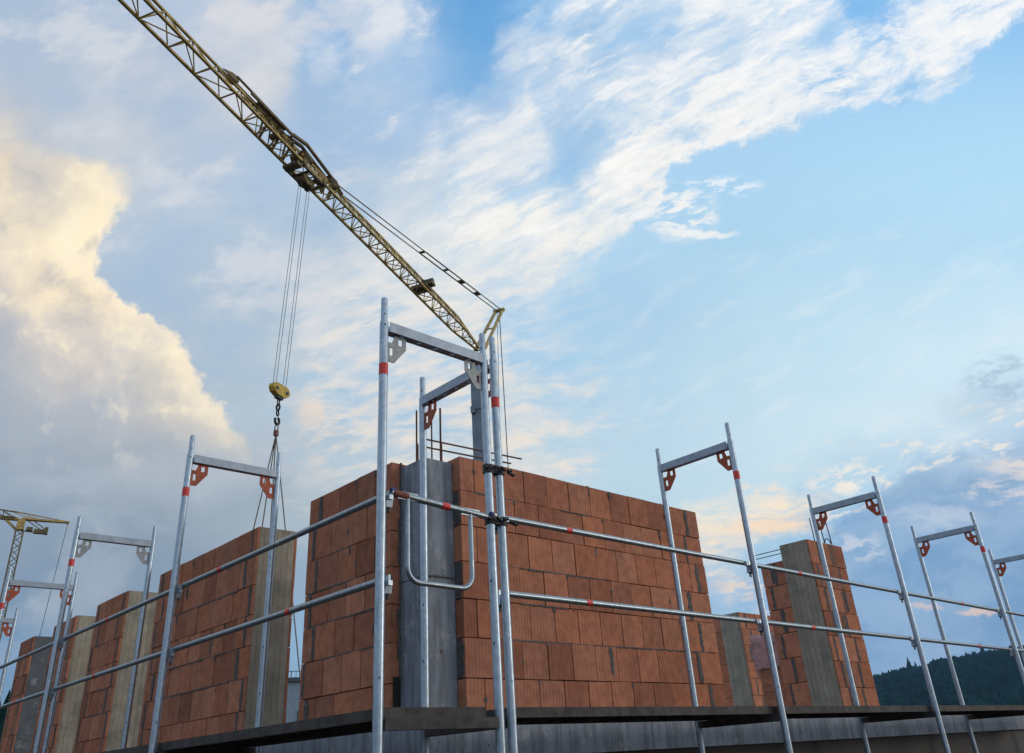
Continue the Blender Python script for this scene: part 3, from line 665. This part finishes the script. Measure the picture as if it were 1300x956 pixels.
# piers of the right facade
DARKB = BOARD
r = thing('brick_pier', 'tall right hand brick pier with board marked concrete side and loop bars on top', 'pier', (6.103, YR, 0), 'brick piers right of the long wall')
wall(r, 'x', 6.103, 6.862, YR, YR + .345, start=.25, cuts=((.18, .09, .14), (.30, .2, .25)), seed=31, tone=1.0, smears=((6.62, 0, .03, .9), (6.5, 3, .03, .9), (6.68, 2, .035, .9)))
g = MB(); g.box((6.099, YR + .018, 0), (6.34, YR + .349, TOP + .002)); g.build('concrete_side', BOARD, r)
rebar(r, ((6.53, 1.15, 1.5), (6.52, 1.15, 1.83), (6.514, 1.15, 2.09)))
rebar(r, ((6.61, 1.08, 1.6), (6.60, 1.08, 1.85), (6.585, 1.08, 2.03))); rebar(r, ((6.73, 1.06, 1.6), (6.73, 1.06, 1.80), (6.70, 1.06, 2.126)))
rebar(r, [(6.665 + .068 * math.cos(t), 1.07, 1.80 + .05 * math.sin(t)) for t in [math.pi * i / 8 for i in range(9)]])
rebar(r, ((6.15, 1.3, 1.735), (6.15, 1.75, 1.735)), .005); rebar(r, ((6.15, 1.3, 1.69), (6.15, 1.74, 1.69)), .005)
r = thing('brick_wall', 'lower brick cross wall stub behind the tall right pier', 'wall', (6.103, 1.372, 0))
wall(r, 'y', 1.372, 1.655, 6.103, 6.5, courses=6, top=1.600, start=.2, cuts=((.12, .2), None), seed=33, tone=1.05, smears=((1.53, 0, .03, .9), (1.5, 2, .04, .9)))
r = thing('brick_pier', 'far brick pier with pale concrete face just past the long wall', 'pier', (9.78, 4.38, 0), 'brick piers right of the long wall')
wall(r, 'x', 9.78, 10.75, 4.38, 5.06, start=.2, cuts=((.15, .25), None), seed=34, tone=1.0)
g = MB(); g.box((9.775, 4.40, 0), (10.0, 4.76, TOP + .002)); g.build('concrete_side', BOARD, r)

# wrapped pallet of bricks standing inside
BX, BY = 7.16, 2.06
r = thing('brick_pallet', 'stack of new bricks wrapped in pink film behind scaffold pole', 'brick stack', (BX, BY, 0))
g = MB(); g.box((BX, BY, .12), (BX + .9, BY + .55, .13))
for k in range(3): g.box((BX, BY + k * .225, 0), (BX + .9, BY + k * .225 + .1, .118))
g.build('pallet', WOOD, r)
g = MB()
for k in range(9):
    for j in range(3): g.box((BX + .02 + .3 * j, BY + .02, .132 + k * .075), (BX + .315 + .3 * j, BY + .53, .132 + k * .075 + .071), random.uniform(.7, .95), .004)
g.build('bricks', BRICK, r)
g = MB(); n = 10
def filmpt(i, k):
    per = [(0, 0), (.92, 0), (.92, .57), (0, .57)]
    s_ = i / 40 * 4; a_ = int(s_) % 4; f_ = s_ - int(s_); p, q = per[a_], per[(a_ + 1) % 4]
    return (BX - .01 + p[0] + (q[0] - p[0]) * f_ + random.uniform(-.008, .008), BY - .01 + p[1] + (q[1] - p[1]) * f_ + random.uniform(-.012, .008), .62 + k * .05 + random.uniform(-.01, .01))
rows_ = [[g.bm.verts.new(filmpt(i, k)) for i in range(40)] for k in range(9)]
for k in range(8):
    for i in range(40): f_ = g.bm.faces.new((rows_[k][i], rows_[k][(i + 1) % 40], rows_[k + 1][(i + 1) % 40], rows_[k + 1][i])); f_.smooth = True
g.bm.faces.new(rows_[8]); g.build('film_wrap', FILM, r)

# ------------------------------------------------------------------ scaffold
RP = .02415; FW = .73; HT = 2.14
GUS = [[(0, -.055), (.030, -.055), (.045, -.02), (.045, 0), (.125, 0), (.125, -.075), (.045, -.175), (0, -.175)],
       [(.072, -.018), (.100, -.018), (.100, -.058), (.072, -.058)], [(.014, -.085), (.036, -.085), (.036, -.135), (.014, -.135)]]
def gusset(root, o, u, n, m):
    g = MB(); g.plate([list(l) for l in GUS], Vector(o) - n * .003, u, Z, n, .006); g.build('corner_plate', m, root)
def scaffold_frame(x, y, u, lab, gm, grp, tape_outer=True, detail=True, inner_low=True):
    """outer pole at (x, y); u = direction of the transom towards the wall; n = along the facade"""
    o = Vector((x, y, 0)); n = Vector((-u.y, u.x, 0))
    r = thing('scaffold_portal', lab, 'scaffold', (x, y, GZ), grp)
    for k in (0, 1):
        p = o + u * FW * k
        g = MB(); g.tube(p + Z * (GZ + .25), p + Z * 1.985, RP, 20); g.tube(p + Z * 1.985, p + Z * (HT - .008), .0192, 16); g.tube(p + Z * (HT - .008), p + Z * HT, .0192, 16, .015)
        g.tube(p + Z * (GZ + .02), p + Z * (GZ + .25), .018, 12)
        pole = g.build('pole', GALV, r)
        g = MB(); g.box((p.x - .075, p.y - .075, GZ + .004), (p.x + .075, p.y + .075, GZ + .012)); g.build('foot_plate', GALV, r)
        if detail:
            g = MB(); v = (CAM - p); v.z = 0; v.normalize(); vv = (v + n * .5 * (1 if k else -1)).normalized(); s2 = vv.cross(Z)
            for z in (2.03, .62, .30, 1.28) if k else (2.03, .12, 1.96):
                g.obox(p + Z * z + vv * (RP if z < 1.985 else .0192), vv, s2, Z, .0012, .0035, .007 if k and z < 1.9 else .005)
            g.build('pin_hole', BLACK, pole)
    # tape
    g = MB(); g.tube(o + Z * 1.655, o + Z * 1.722, RP + .0012, 20, cap=False); g.build('tape_band', TAPE, r)
    # top transom: U profile open to the sky, holes in its floor
    a_, b_ = RP, FW - RP; zt, zb = 1.982, 1.922
    g = MB()
    for sg in (-1, 1): g.obox(o + u * FW / 2 + n * .025 * sg + Z * (zt + zb) / 2, u, n, Z, (b_ - a_) / 2, .0022, (zt - zb) / 2)
    outer = [(a_, -.0225), (b_, -.0225), (b_, .0225), (a_, .0225)]; holes = []
    for h in range(5):
        c = .12 + h * .1225; holes.append([(c + .016 * math.cos(t), .011 * math.sin(t)) for t in [2 * math.pi * i / 12 for i in range(12)]])
    g.plate([outer] + holes, o + Z * (zb + .001), u, n, Z, .003)
    g.build('top_beam', ALU, r)
    gusset(r, o + u * RP + Z * zb, u, n, gm); gusset(r, o + u * (FW - RP) + Z * zb, -u, n, gm)
    # transom that carries the deck
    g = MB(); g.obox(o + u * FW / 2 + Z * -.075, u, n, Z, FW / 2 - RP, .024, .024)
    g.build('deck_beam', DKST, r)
    g = MB(); g.tube(o + u * RP + Z * (GZ + .4), o + u * (FW - RP) + Z * (GZ + .4), .017, 10); g.build('foot_brace', GALV, r)
    # rail pockets on the outer pole
    for z in (1.0, .575):
        g = MB(); q = o + u * .038 + Z * (z - .045); g.obox(q, u, (n + Z * .2).normalized(), (Z - n * .2).normalized(), .019, .020, .028); g.obox(q + n * .022 * -1 + Z * .016, u, n, Z, .012, .012, .012); pk = g.build('rail_pocket', GALV, r)
        g = MB(); g.path([q + u * (.012 + .020 * math.sin(t)) + n * (.006) + Z * (.045 - .020 * math.cos(t)) for t in [math.pi * i / 6 - .4 for i in range(7)]], .006, 7)
        g.obox(q + u * .006 - Z * .040, u, n, Z, .004, .010, .016)
        g.build('wedge', BLACK, pk)
    return r
xA, xD = -.188, .625
GL, GRt = 'scaffold frames along the left facade', 'scaffold frames along the right facade'
scaffold_frame(xA, 0, X, 'nearest and tallest scaffold frame with grey corner plates, at the building corner', GPLT, GL)
for y, gm, lab in ((2.592, REDP, 'red plated scaffold frame in front of the pier with the crane slings'), (5.204, GPLT, 'grey plated scaffold frame third from the corner on the left'),
                   (7.627, REDP, 'red plated scaffold frame under the distant lattice crane'), (10.171, REDP, 'farthest left scaffold frame, cut by the left photo edge')):
    scaffold_frame(xA, y, X, lab, gm, GL)
scaffold_frame(xD, 0, Y, 'scaffold frame in front of the corner column with one red corner plate', REDP, GRt)
for x, lab in ((3.198, 'first scaffold frame right of the corner, before the end of the long wall'), (5.785, 'scaffold frame before the tall right pier with loop bars'),
               (8.32, 'scaffold frame standing before the forested hill'), (10.9, 'farthest right scaffold frame, cut by the right photo edge')):
    scaffold_frame(x, 0, Y, lab, REDP, GRt)
# guard rails
def rail(p, q, u, lab, grp, tape):
    p, q = Vector(p), Vector(q); d = (q - p).normalized(); L = (q - p).length
    r = thing('guard_rail', lab, 'guard rail', p, grp)
    g = MB(); g.tube(p + d * .05, q - d * .05, .0178, 14)
    for e_, sg in ((p, 1), (q, -1)): g.obox(e_ + d * .035 * sg, d, u, Z, .04, .006, .016)
    g.build('tube', GALD, r)
    g = MB(); c = p + d * tape; g.tube(c - d * .025, c + d * .025, .0190, 14, cap=False); g.build('tape_band', TAPE, r)
off = .052
ys = [0, 2.592, 5.204, 7.627, 10.171]; xs = [xD, 3.198, 5.785, 8.32, 10.9]
nl = ('nearest', 'second', 'third', 'farthest'); spotL = ('beside the corner', 'in front of the crane sling pier', 'before the short concrete ended pier', 'running out of the left edge')
spotR = ('in front of the long brick wall', 'crossing the tall right pier', 'before the forested hill', 'running out of the right edge')
for i in range(4):
    for z, w_ in ((1.0, 'upper'), (.575, 'lower')):
        rail((xA + off, ys[i], z), (xA + off, ys[i + 1], z), X, f'{w_} guard rail of the left scaffold, {nl[i]} bay {spotL[i]}', 'guard rails of the left scaffold', (1.95, 1.45, 1.1, 1.0)[i] if z > .9 else (.98, 1.55, 1.2, 1.0)[i])
        rail((xs[i], off, z), (xs[i + 1], off, z), Y, f'{w_} guard rail of the right scaffold, {nl[i]} bay {spotR[i]}', 'guard rails of the right scaffold', (.60, .75, 1.5, 1.0)[i] if z > .9 else (.72, .78, 1.6, 1.0)[i])
# end guard: rail with a hanging U bow
r = thing('end_guard', 'end guard with hanging U shaped bow across the scaffold corner', 'end guard rail', (xA, -.04, .98))
g = MB(); ye = -.012
zr = lambda x: 1.005 - (x - xA) * .055
g.tube((xA + .05, ye, zr(xA + .05)), (.66, ye, zr(.66)), .0178, 14)
for x in (-.035, .385): g.obox((x, ye, zr(x)), X, Y, Z, .065, .006, .020)
g.obox((.60, ye + .01, zr(.6)), X, Y, Z, .05, .012, .022)
g.build('rail', GALD, r)
g = MB(); pts = [(-.035, ye, zr(0)), (-.035, ye, .64)]
pts += [(.040 - .075 * math.cos(t), ye, .64 - .075 * math.sin(t)) for t in [math.pi / 2 * i / 6 for i in range(1, 7)]]
pts += [(.310 + .075 * math.sin(t), ye, .565 + .075 - .075 * math.cos(t) - .003) for t in [math.pi / 2 * i / 6 for i in range(0, 7)]]
pts += [(.385, ye, zr(.39))]
g.path(pts, .0135, 10); g.build('bow', GALD, r)
g = MB(); g.tube((.185, ye, zr(.185)), (.235, ye, zr(.235)), .0192, 14, cap=False); g.build('tape_band', TAPE, r)
g = MB(); g.tube((-.13, ye, zr(-.13)), (-.035, ye, zr(-.035)), .0192, 14, cap=False); g.build('rusty_sleeve', mat('rusty_red_paint', (.16, .045, .025), .7, var=.5, vscale=50), r)
g = MB(); g.tube((.515, ye - .02, zr(.5) + .012), (.53, ye - .02, zr(.5) + .014), .014, 10); g.tube((-.14, ye, zr(-.14) + .012), (-.11, ye, zr(-.11) + .016), .014, 10); g.build('cap', BLUEP, r)
# couplers tying the two corner poles
def coupler(z, lab, black=True):
    r = thing('tube_coupler', lab, 'coupler', (.5835, 0, z), 'couplers at the corner poles')
    g = MB()
    for x in (.542, .625): g.tube((x, 0, z - .024), (x, 0, z + .024), RP + .009, 12)
    g.obox((.5835, 0, z), X, Y, Z, .02, .018, .02); g.build('jaw', BLACK if black else GALV, r)
    g = MB()
    for x, a0 in ((.50, -.02), (.545, -.05), (.60, -.048), (.665, -.03), (.70, -.01)):
        g.tube((x, a0, z + random.uniform(-.015, .01)), (x + .028, a0 - .004, z + random.uniform(-.01, .012)), .0105, 8)
    g.tube((.68, -.01, z), (.735, -.02, z - .004), .006, 8); g.build('bolt', BLACK, r)
coupler(1.253, 'upper black tube coupler clamping the two corner poles together')
coupler(.955, 'lower tube coupler beside the end of the U shaped guard', True)
# decks
def deck(a_, b_, lab):
    r = thing('scaffold_deck', lab, 'scaffold deck', ((a_[0] + b_[0]) / 2, (a_[1] + b_[1]) / 2, 0), 'scaffold decks')
    g = MB(); g.box((a_[0] + .03, a_[1] + .03, -.016), (b_[0] - .03, b_[1] - .03, -.004)); g.build('board', PLY, r)
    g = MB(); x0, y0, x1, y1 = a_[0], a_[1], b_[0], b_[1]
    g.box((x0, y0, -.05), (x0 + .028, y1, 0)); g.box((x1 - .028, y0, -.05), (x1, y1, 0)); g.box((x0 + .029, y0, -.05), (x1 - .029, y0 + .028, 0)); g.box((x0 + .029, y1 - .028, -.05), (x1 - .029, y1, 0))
    n = 5
    for k in range(1, n):
        if x1 - x0 > y1 - y0: xx = x0 + (x1 - x0) * k / n; g.box((xx - .012, y0 + .03, -.045), (xx + .012, y1 - .03, -.0165))
        else: yy = y0 + (y1 - y0) * k / n; g.box((x0 + .03, yy - .012, -.045), (x1 - .03, yy + .012, -.0165))
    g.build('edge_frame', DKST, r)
for i in range(4):
    deck((xA + .05, ys[i] + .03 - (.0), 0), (xA + .67, ys[i + 1] - .03, 0), f'dark plywood scaffold deck, {nl[i]} bay of the left facade')
    deck((xs[i] + .04, .05, 0), (xs[i + 1] - .04, .67, 0), f'dark plywood scaffold deck, {nl[i]} bay of the right facade')

# ------------------------------------------------------------------ tower crane
H = 22.0; dj = Vector((-.8955, -.4447, 0)).normalized(); lt = Vector((dj.y, -dj.x, 0)); lt = Vector((-.4447, .8955, 0))
P0 = Vector((26.395, 29.902, H)); bw_, jh = .72, .82
def J(t, b, h):      # point on the jib: t metres out, b 0 (left chord) .. 1 (right chord), h height
    k = 1.0
    if t < 3: k = .25 + .75 * max(t, 0) / 3
    bb = .5 + (b - .5) * k
    return P0 + dj * t - lt * bw_ * bb + Z * (h * jh * k)
cr = thing('tower_crane', 'large yellow tower crane whose jib passes overhead', 'crane', (26.45, 29.7, GZ))
g = MB(); TL = 34.0
for b, h, w_ in ((0, 0, .095), (1, 0, .095), (.5, 1, .085)):
    pr = J(0, b, h)
    for t in (3, 21.5, TL):
        q = J(t, b, h); g.beam(pr, q, w_); pr = q
ts = []; t = .0
while t < TL: ts.append(t); t += .95 if t < 8 else (.78 if t < 21.5 else 1.32)
for i in range(len(ts) - 1):
    a_, b_ = ts[i], ts[i + 1]; m_ = (a_ + b_) / 2; fl = i % 2
    for s_ in (0, 1):
        g.beam(J(a_, s_, 0), J(m_, .5, 1), .04); g.beam(J(m_, .5, 1), J(b_, s_, 0), .04)
    g.beam(J(a_, 0, 0), J(a_, 1, 0), .045)
    g.beam(J(a_, fl, 0), J(b_, 1 - fl, 0), .035)
g.build('jib', YELL, cr)
mc = Vector((26.42, 29.72, 0))
g = MB(); hw = .31
g.obox(mc + Z * ((GZ + 3 + H - .5) / 2), dj, lt, Z, hw, hw, (H - .5 - GZ - 3) / 2)
for z in (5, 10, 15, 18.2): g.obox(mc + Z * z, dj, lt, Z, hw + .05, hw + .05, .12)
g.obox(mc + Z * 18.0 - lt * 0 - X * .38, dj, lt, Z, .16, .12, .16)
g.build('mast', MASTM, cr)
g = MB(); g.obox(mc + Z * (GZ + 1.6), dj, lt, Z, 2.0, 1.2, .3); g.obox(mc + Z * (GZ + 2.5) - dj * 1.2, dj, lt, Z, .8, 1.1, .6); g.obox(mc + Z * (GZ + .7), dj, lt, Z, 2.2, 2.2, .2)
for a_ in (-1, 1):
    for b_ in (-1, 1): g.obox(mc + Z * (GZ + .26) + dj * 2 * a_ + lt * 2 * b_, dj, lt, Z, .3, .3, .255)
g.build('slewing_base', YELD, cr)
tip = P0 - lt * .36 - dj * 3.8 + Z * 4.7
g = MB()
for b in (-.33, .33):
    g.beam(P0 - lt * (.36 - b) + Z * .1 - dj * .1, tip + lt * b * .75, .17, .13)
g.tube(tip - lt * .38, tip + lt * .38, .13, 12)
g.beam(P0 - lt * .36 + lt * .28 - dj * 2.0 + Z * 2.45, P0 - lt * .36 - lt * .28 - dj * 2 + Z * 2.45, .07)
g.build('a_frame', YELL, cr)
anchor = P0 - lt * .36 + dj * 16.0 + Z * .95
g = MB()
for b in (-.16, .16):
    A_, B_ = tip + lt * b, anchor + lt * b; L = (B_ - A_)
    g.tube(A_, A_ + L * .2, .032, 8); g.tube(A_ + L * .2, A_ + L * .56, .05 if False else .04, 8); g.tube(A_ + L * .56, B_, .028, 8)
for f_ in (.19, .31, .42, .57): g.obox(tip + (anchor - tip) * f_, (anchor - tip).normalized(), lt, Z, .28 if f_ < .4 else .10, .17, .035)
g.build('jib_tie', YELD, cr)
g = MB()      # tie struts lying over the folding joint of the jib
q1, q2, q3, q4 = anchor, J(18.4, .5, 1) + Z * .55, J(19.4, .5, 1) + Z * .30, J(22.9, .5, 1) + Z * .28
for b in (-.13, .13):
    g.beam(q1 + lt * b, q2 + lt * b, .11); g.beam(q2 + lt * b, q3 + lt * b, .12); g.beam(q3 + lt * b, q4 + lt * b, .07)
for t_ in (16.0, 16.5, 18.3): g.beam(J(t_, 0, 0) + Z * .4, J(t_, .5, 1) + Z * .3, .13); g.beam(J(t_, 1, 0) + Z * .4, J(t_, .5, 1) + Z * .3, .13)
g.obox(J(16.15, .5, 1) + Z * .1, dj, lt, Z, .12, .16, .20); g.obox(J(17.2, .5, .55), dj, lt, Z, .16, .14, .22)
for b in (-.13, .09):
    g.plate([[(-.55, .0), (.28, .02), (.34, .16), (.20, .30), (-.05, .26)]], J(23.1, .5, 1) + lt * b, -dj, Z, lt, .04)
    g.beam(J(21.6, .5, 1) + lt * b + Z * .16, J(19.9, .5, 1) + lt * b + Z * .18, .13)
    g.beam(J(22.2, .5, 1) + lt * b * 2 + Z * .02, J(19.6, .5, 1) + lt * b * 2.2 + Z * .04, .08)
for t_ in (19.5, 20.2, 20.9, 21.6): g.beam(J(t_, .5, 1) - lt * .25 + Z * .10, J(t_, .5, 1) + lt * .25 + Z * .10, .07)
for t_ in (18.7, 19.3, 20.0, 20.8): g.beam(J(t_, 0, 0), J(t_ + .3, 1, 0) + Z * .5, .085); g.beam(J(t_, 1, 0), J(t_ + .2, .5, 1), .08); g.beam(J(t_, 0, 0) + Z * .3, J(t_ + .25, .5, 1), .07)
for t_ in (18.9, 20.3): g.tube(J(t_, .5, .45) - lt * .2, J(t_, .5, .45) + lt * .2, .13, 10)
g.build('folding_joint', YELD, cr)
g = MB(); c = J(7.6, .5, .25)
g.obox(c, dj, lt, Z, .34, .45, .09); g.obox(c - lt * .35 + Z * .14, dj, lt, Z, .22, .36, .07); wn = g.build('trolley_winch', YELD, cr)
g = MB(); g.tube(c - lt * .25 + Z * .30, c - lt * .68 + Z * .31, .16, 14); g.tube(c - lt * .05 + Z * .34, c - lt * .2 + Z * .34, .16, 12); g.build('motor', DARKM, wn)
TR = Vector((10.26, 22.19, 0)) + dj * -.0
TR = P0 - lt * .36 + dj * 18.15; TR.z = H
g = MB(); g.plate([[(-.42, -.20), (-.30, -.46), (.10, -.60), (.36, -.46), (.46, -.20)]], TR - lt * .20, dj, Z, lt, .05); g.plate([[(-.42, -.20), (-.30, -.46), (.10, -.60), (.36, -.46), (.46, -.20)]], TR + lt * .16, dj, Z, lt, .05)
g.obox(TR - Z * .36, dj, lt, Z, .26, .16, .15)
for b in (-.40, .40): g.beam(TR - dj * .78 + lt * b - Z * .14, TR + dj * .78 + lt * b - Z * .14, .09, .12)
for a_ in (-.72, -.3, .3, .72): g.beam(TR + dj * a_ - lt * .42 - Z * .16, TR + dj * a_ + lt * .42 - Z * .16, .08, .10)
for a_ in (-.25, .28): g.tube(TR + dj * a_ - Z * .42 - lt * .15, TR + dj * a_ - Z * .42 + lt * .15, .14, 12)
for a_ in (-.7, .7):
    for b in (-.46, .46): g.tube(TR + dj * a_ + lt * (b - .03) - Z * .05, TR + dj * a_ + lt * (b + .03) - Z * .05, .13, 12)
g.obox(TR - Z * .24 + dj * .92, dj, lt, Z, .16, .36, .07)
g.build('trolley', YELD, cr)
HB = Vector((TR.x - .33, TR.y + .16, 12.15))
g = MB()
hd = (dj * .9 + lt * .43).normalized()
for a_, b in ((-.30, -.05), (-.30, .08), (.27, -.05), (.27, .08)):
    g = MB(); g.tube(TR - Z * .5 + dj * a_ * -1 + lt * b, HB + dj * a_ * -1 + lt * b + Z * .1, .010, 6); g.build('hoist_rope', ROPE, cr)
g = MB(); g.tube(tip, Vector((mc.x, mc.y, 0)) - dj * 4.3 + Z * (GZ + 3), .03, 6)
g.tube(tip + lt * .15, Vector((mc.x, mc.y, 0)) - dj * 1.9 + Z * (GZ + 2.6), .018, 6); g.build('back_stay', ROPE, cr)
g = MB()
pl = [(-.47, .0), (-.44, .15), (-.32, .22), (.32, .22), (.44, .15), (.47, .0), (.39, -.13), (.15, -.22), (-.15, -.22), (-.39, -.13)]
g.plate([pl], HB - lt * .12, dj, Z, lt, .24); hb = g.build('hook_block', YELB, cr)
g = MB()
for a_ in (-.30, .30): g.tube(HB + dj * a_ - lt * .15, HB + dj * a_ + lt * .15, .07, 12)
g.obox(HB - Z * .24, dj, lt, Z, .16, .08, .07); g.build('sheave_pin', DARKM, hb)
g = MB()
def link(c, h, w, r, ax):
    g.path([c + ax * w * .75 * math.cos(t) + Z * h * .95 * math.sin(t) for t in [2 * math.pi * i / 14 for i in range(15)]], r * .72, 6)
link(HB - Z * .42, .14, .075, .035, dj); link(HB - Z * .62, .12, .09, .05, lt); link(HB - Z * .84, .12, .08, .04, dj)
g.path([HB - Z * 1.14 + dj * .12 * math.cos(t) + Z * .13 * math.sin(t) for t in [math.radians(a_) for a_ in range(110, 391, 20)]], .045, 8)
g.build('hook', BLACK, hb)
SLING = mat('sling_steel', (.16, .15, .12), .6, .4)
# sling chains and the load they carry behind the wall
st = HB - Z * 1.55
LZ = .35; LC = Vector((HB.x + .1, HB.y - .1, LZ))
r = thing('lifting_sling', 'four leg steel sling hanging from the crane hook', 'sling', st)
g = MB(); link(HB - Z * 1.42, .16, .09, .03, lt); g.obox(st - Z * .06, dj, lt, Z, .07, .06, .10); g.build('master_link', mat('sling_red', (.16, .05, .035), .6), r)
g = MB()
for a_, b_ in ((-1.75, .30), (-.95, .45), (.15, -.3), (1.65, -.35)):
    g = MB(); g.tube(st - Z * .1, LC + CR.copy().normalized() * a_ + Vector((.69, .72, 0)) * b_, .020, 6); g.build('sling_leg', SLING, r)
r = thing('formwork_load', 'bundle of formwork boards hanging from the crane sling', 'crane load', LC - Z * .6)
cx = Vector((CR.x, CR.y, 0)).normalized(); cy = Vector((-cx.y, cx.x, 0))
g = MB()
for k in range(5): g.obox(LC - Z * (.10 + .09 * k), cx, cy, Z, 1.95, .8, .04)
g.build('boards', PLY, r)
g = MB()
for k in (-.9, .9): g = MB(); g.obox(LC - Z * .55 + cx * k, cx, cy, Z, .06, .85, .05); g.build('bearer', WOOD, r)

# ------------------------------------------------------------------ distant lattice crane
def c2(x, y, z): return CAM + (Vector((x, y, z)) - CAM) * 1.25
ux = (c2(19.717, 83.829, 23.2) - c2(15.0, 84.9, 23.2)).normalized(); ux.z = 0; ux.normalize(); uy = Vector((-ux.y, ux.x, 0))
SB = c2(15.55, 84.78, 22.75); base = Vector((SB.x, SB.y, GZ))
cr2 = thing('tower_crane', 'distant yellow lattice mast crane at the left photo edge', 'crane', base)
mc2 = c2(15.88, 84.70, 0); mc2 = Vector((mc2.x, mc2.y, 0))
g = MB(); hw = .40; zt_ = SB.z - .4
for a_ in (-1, 1):
    for b_ in (-1, 1): g.beam(mc2 + ux * hw * a_ + uy * hw * b_ + Z * GZ, mc2 + ux * hw * a_ + uy * hw * b_ + Z * zt_, .13)
z = GZ; k = 0
while z < zt_ - .75:
    for (a1, b1), (a2, b2) in (((-1, -1), (1, -1)), ((1, -1), (1, 1)), ((1, 1), (-1, 1)), ((-1, 1), (-1, -1))):
        if k % 2: a1, b1, a2, b2 = a2, b2, a1, b1
        g.beam(mc2 + ux * hw * a1 + uy * hw * b1 + Z * z, mc2 + ux * hw * a2 + uy * hw * b2 + Z * (z + .75), .075)
    z += .75; k += 1
g.build('mast', YELD, cr2)
tipR = c2(19.717, 83.829, 23.48); low = SB + Z * .95
g = MB()
for b_ in (-.35, .35):
    g.beam(low + ux * .4 + uy * b_, tipR + uy * b_ * .3, .2)
    g.beam(c2(14.94, 84.91, 24.2) + uy * b_ * .3, tipR + Z * .08, .09)
g.beam(tipR - uy * .3, tipR + uy * .3, .25)
nd = c2(14.94, 84.91, 24.15)
for a_, b_ in ((nd, low + ux * 1.6), (nd + ux * 1.7 - Z * .38, low + ux * 1.2), (nd + ux * 1.7 - Z * .38, low + ux * 2.6), (nd + ux * 3.4 - Z * .72, low + ux * 2.6), (nd + ux * 3.4 - Z * .72, low + ux * 3.3)): g.beam(a_, b_, .07)
g.build('rear_jib', YELL, cr2)
g = MB()
lj = nd - ux * 30 + Z * 9; 
for b_ in (-.5, .5): g.beam(low + uy * b_ - ux * .3, low + uy * b_ - ux * 30 + Z * 1.0, .16)
g.beam(nd, nd - ux * 30 + Z * 1.6 + Z * 1.2, .14)
for i in range(24):
    a_ = low - ux * (.3 + 1.2 * i) + Z * .04 * i; m_ = nd - ux * (.9 + 1.2 * i) + Z * (.112 * i)
    for b_ in (-.5, .5): g.beam(a_ + uy * b_, m_, .07); g.beam(m_, a_ - ux * 1.2 + uy * b_, .07)
g.build('jib', YELD, cr2)
g = MB(); g.obox(SB + ux * .4 + Z * .25, ux, uy, Z, .42, .4, .62); g.obox(SB - ux * .9 + Z * .9, ux, uy, Z, .9, .3, .16); g.beam(SB - ux * 1.4 + Z * .9, SB + ux * .2 - Z * .5, .25); g.build('slewing_head', YELL, cr2)
g = MB(); g.obox(SB + ux * 2.5 - Z * .42, ux, uy, Z, .62, .3, .24); g.obox(SB + ux * 3.2 - Z * .30, ux, uy, Z, .18, .3, .42); g.beam(SB + ux * .5 - Z * .45, SB + ux * 3.3 - Z * .6, .12); g.obox(SB + ux * 1.4 - Z * .2, ux, uy, Z, .35, .3, .2)
g.beam(low + ux * 1.5, SB + ux * 3.2 - Z * .2, .09); g.beam(low + ux * .8, SB + ux * 2.6 - Z * .2, .09); g.build('winch_platform', YELD, cr2)
g = MB(); g.tube(tipR, mc2 + ux * 3.4 + Z * (GZ + 1), .035, 6); g.build('back_stay', ROPE, cr2)
g = MB(); g.obox(mc2 + Z * (GZ + .5), ux, uy, Z, 2.5, 2.5, .495); g.build('ballast_base', CONC, cr2)

# ------------------------------------------------------------------ flat roofed house seen through the gap
r = thing('flat_roofed_house', 'distant flat roof with thin railing in the gap between the left walls', 'house', (26.9, 49.9, GZ))
bx = Vector((.905, -.425, 0)).normalized(); by = Vector((-bx.y, bx.x, 0)); hc = Vector((26.3, 49.3, 0))
g = MB(); g.obox(hc + by * 4 + Z * ((GZ + 5.55) / 2), bx, by, Z, 1.9, 4, (5.55 - GZ) / 2); g.build('wall', PLAST, r)
g = MB(); g.obox(hc + by * 4 + Z * 5.68, bx, by, Z, 2.1, 4.2, .125); g.build('roof', ROOF, r)
g = MB()
g.beam(hc - bx * 2 + Z * 6.2, hc + bx * 2 + Z * 6.2, .04)
for k in range(14): g.beam(hc + bx * (-2 + .3077 * k) + Z * 5.81, hc + bx * (-2 + .3077 * k) + Z * 6.2, .02 if k % 3 else .04)
g.build('railing', BLACK, r)
g = MB()
for k in (-1, 1): g = MB(); g.obox(hc + bx * k * .9 - by * .02 + Z * 3.2, bx, by, Z, .5, .03, .6); g.build('window', DARKM, r)
# ------------------------------------------------------------------ thin evening air
g = MB(); g.box((-1480, -1480, GZ - 6), (1480, 1480, 150))
hm = bpy.data.materials.new('haze_air'); hm.use_nodes = True; t = hm.node_tree; t.nodes.clear()
v_ = NN('ShaderNodeVolumePrincipled', t); v_.inputs['Color'].default_value = (.34, .62, 1, 1); v_.inputs['Density'].default_value = .00010
o_ = NN('ShaderNodeOutputMaterial', t); t.links.new(v_.outputs[0], o_.inputs['Volume'])
tag(g.build('haze', hm), kind='stuff')
S.cycles.volume_bounces = 0
S.render.engine = 'CYCLES'
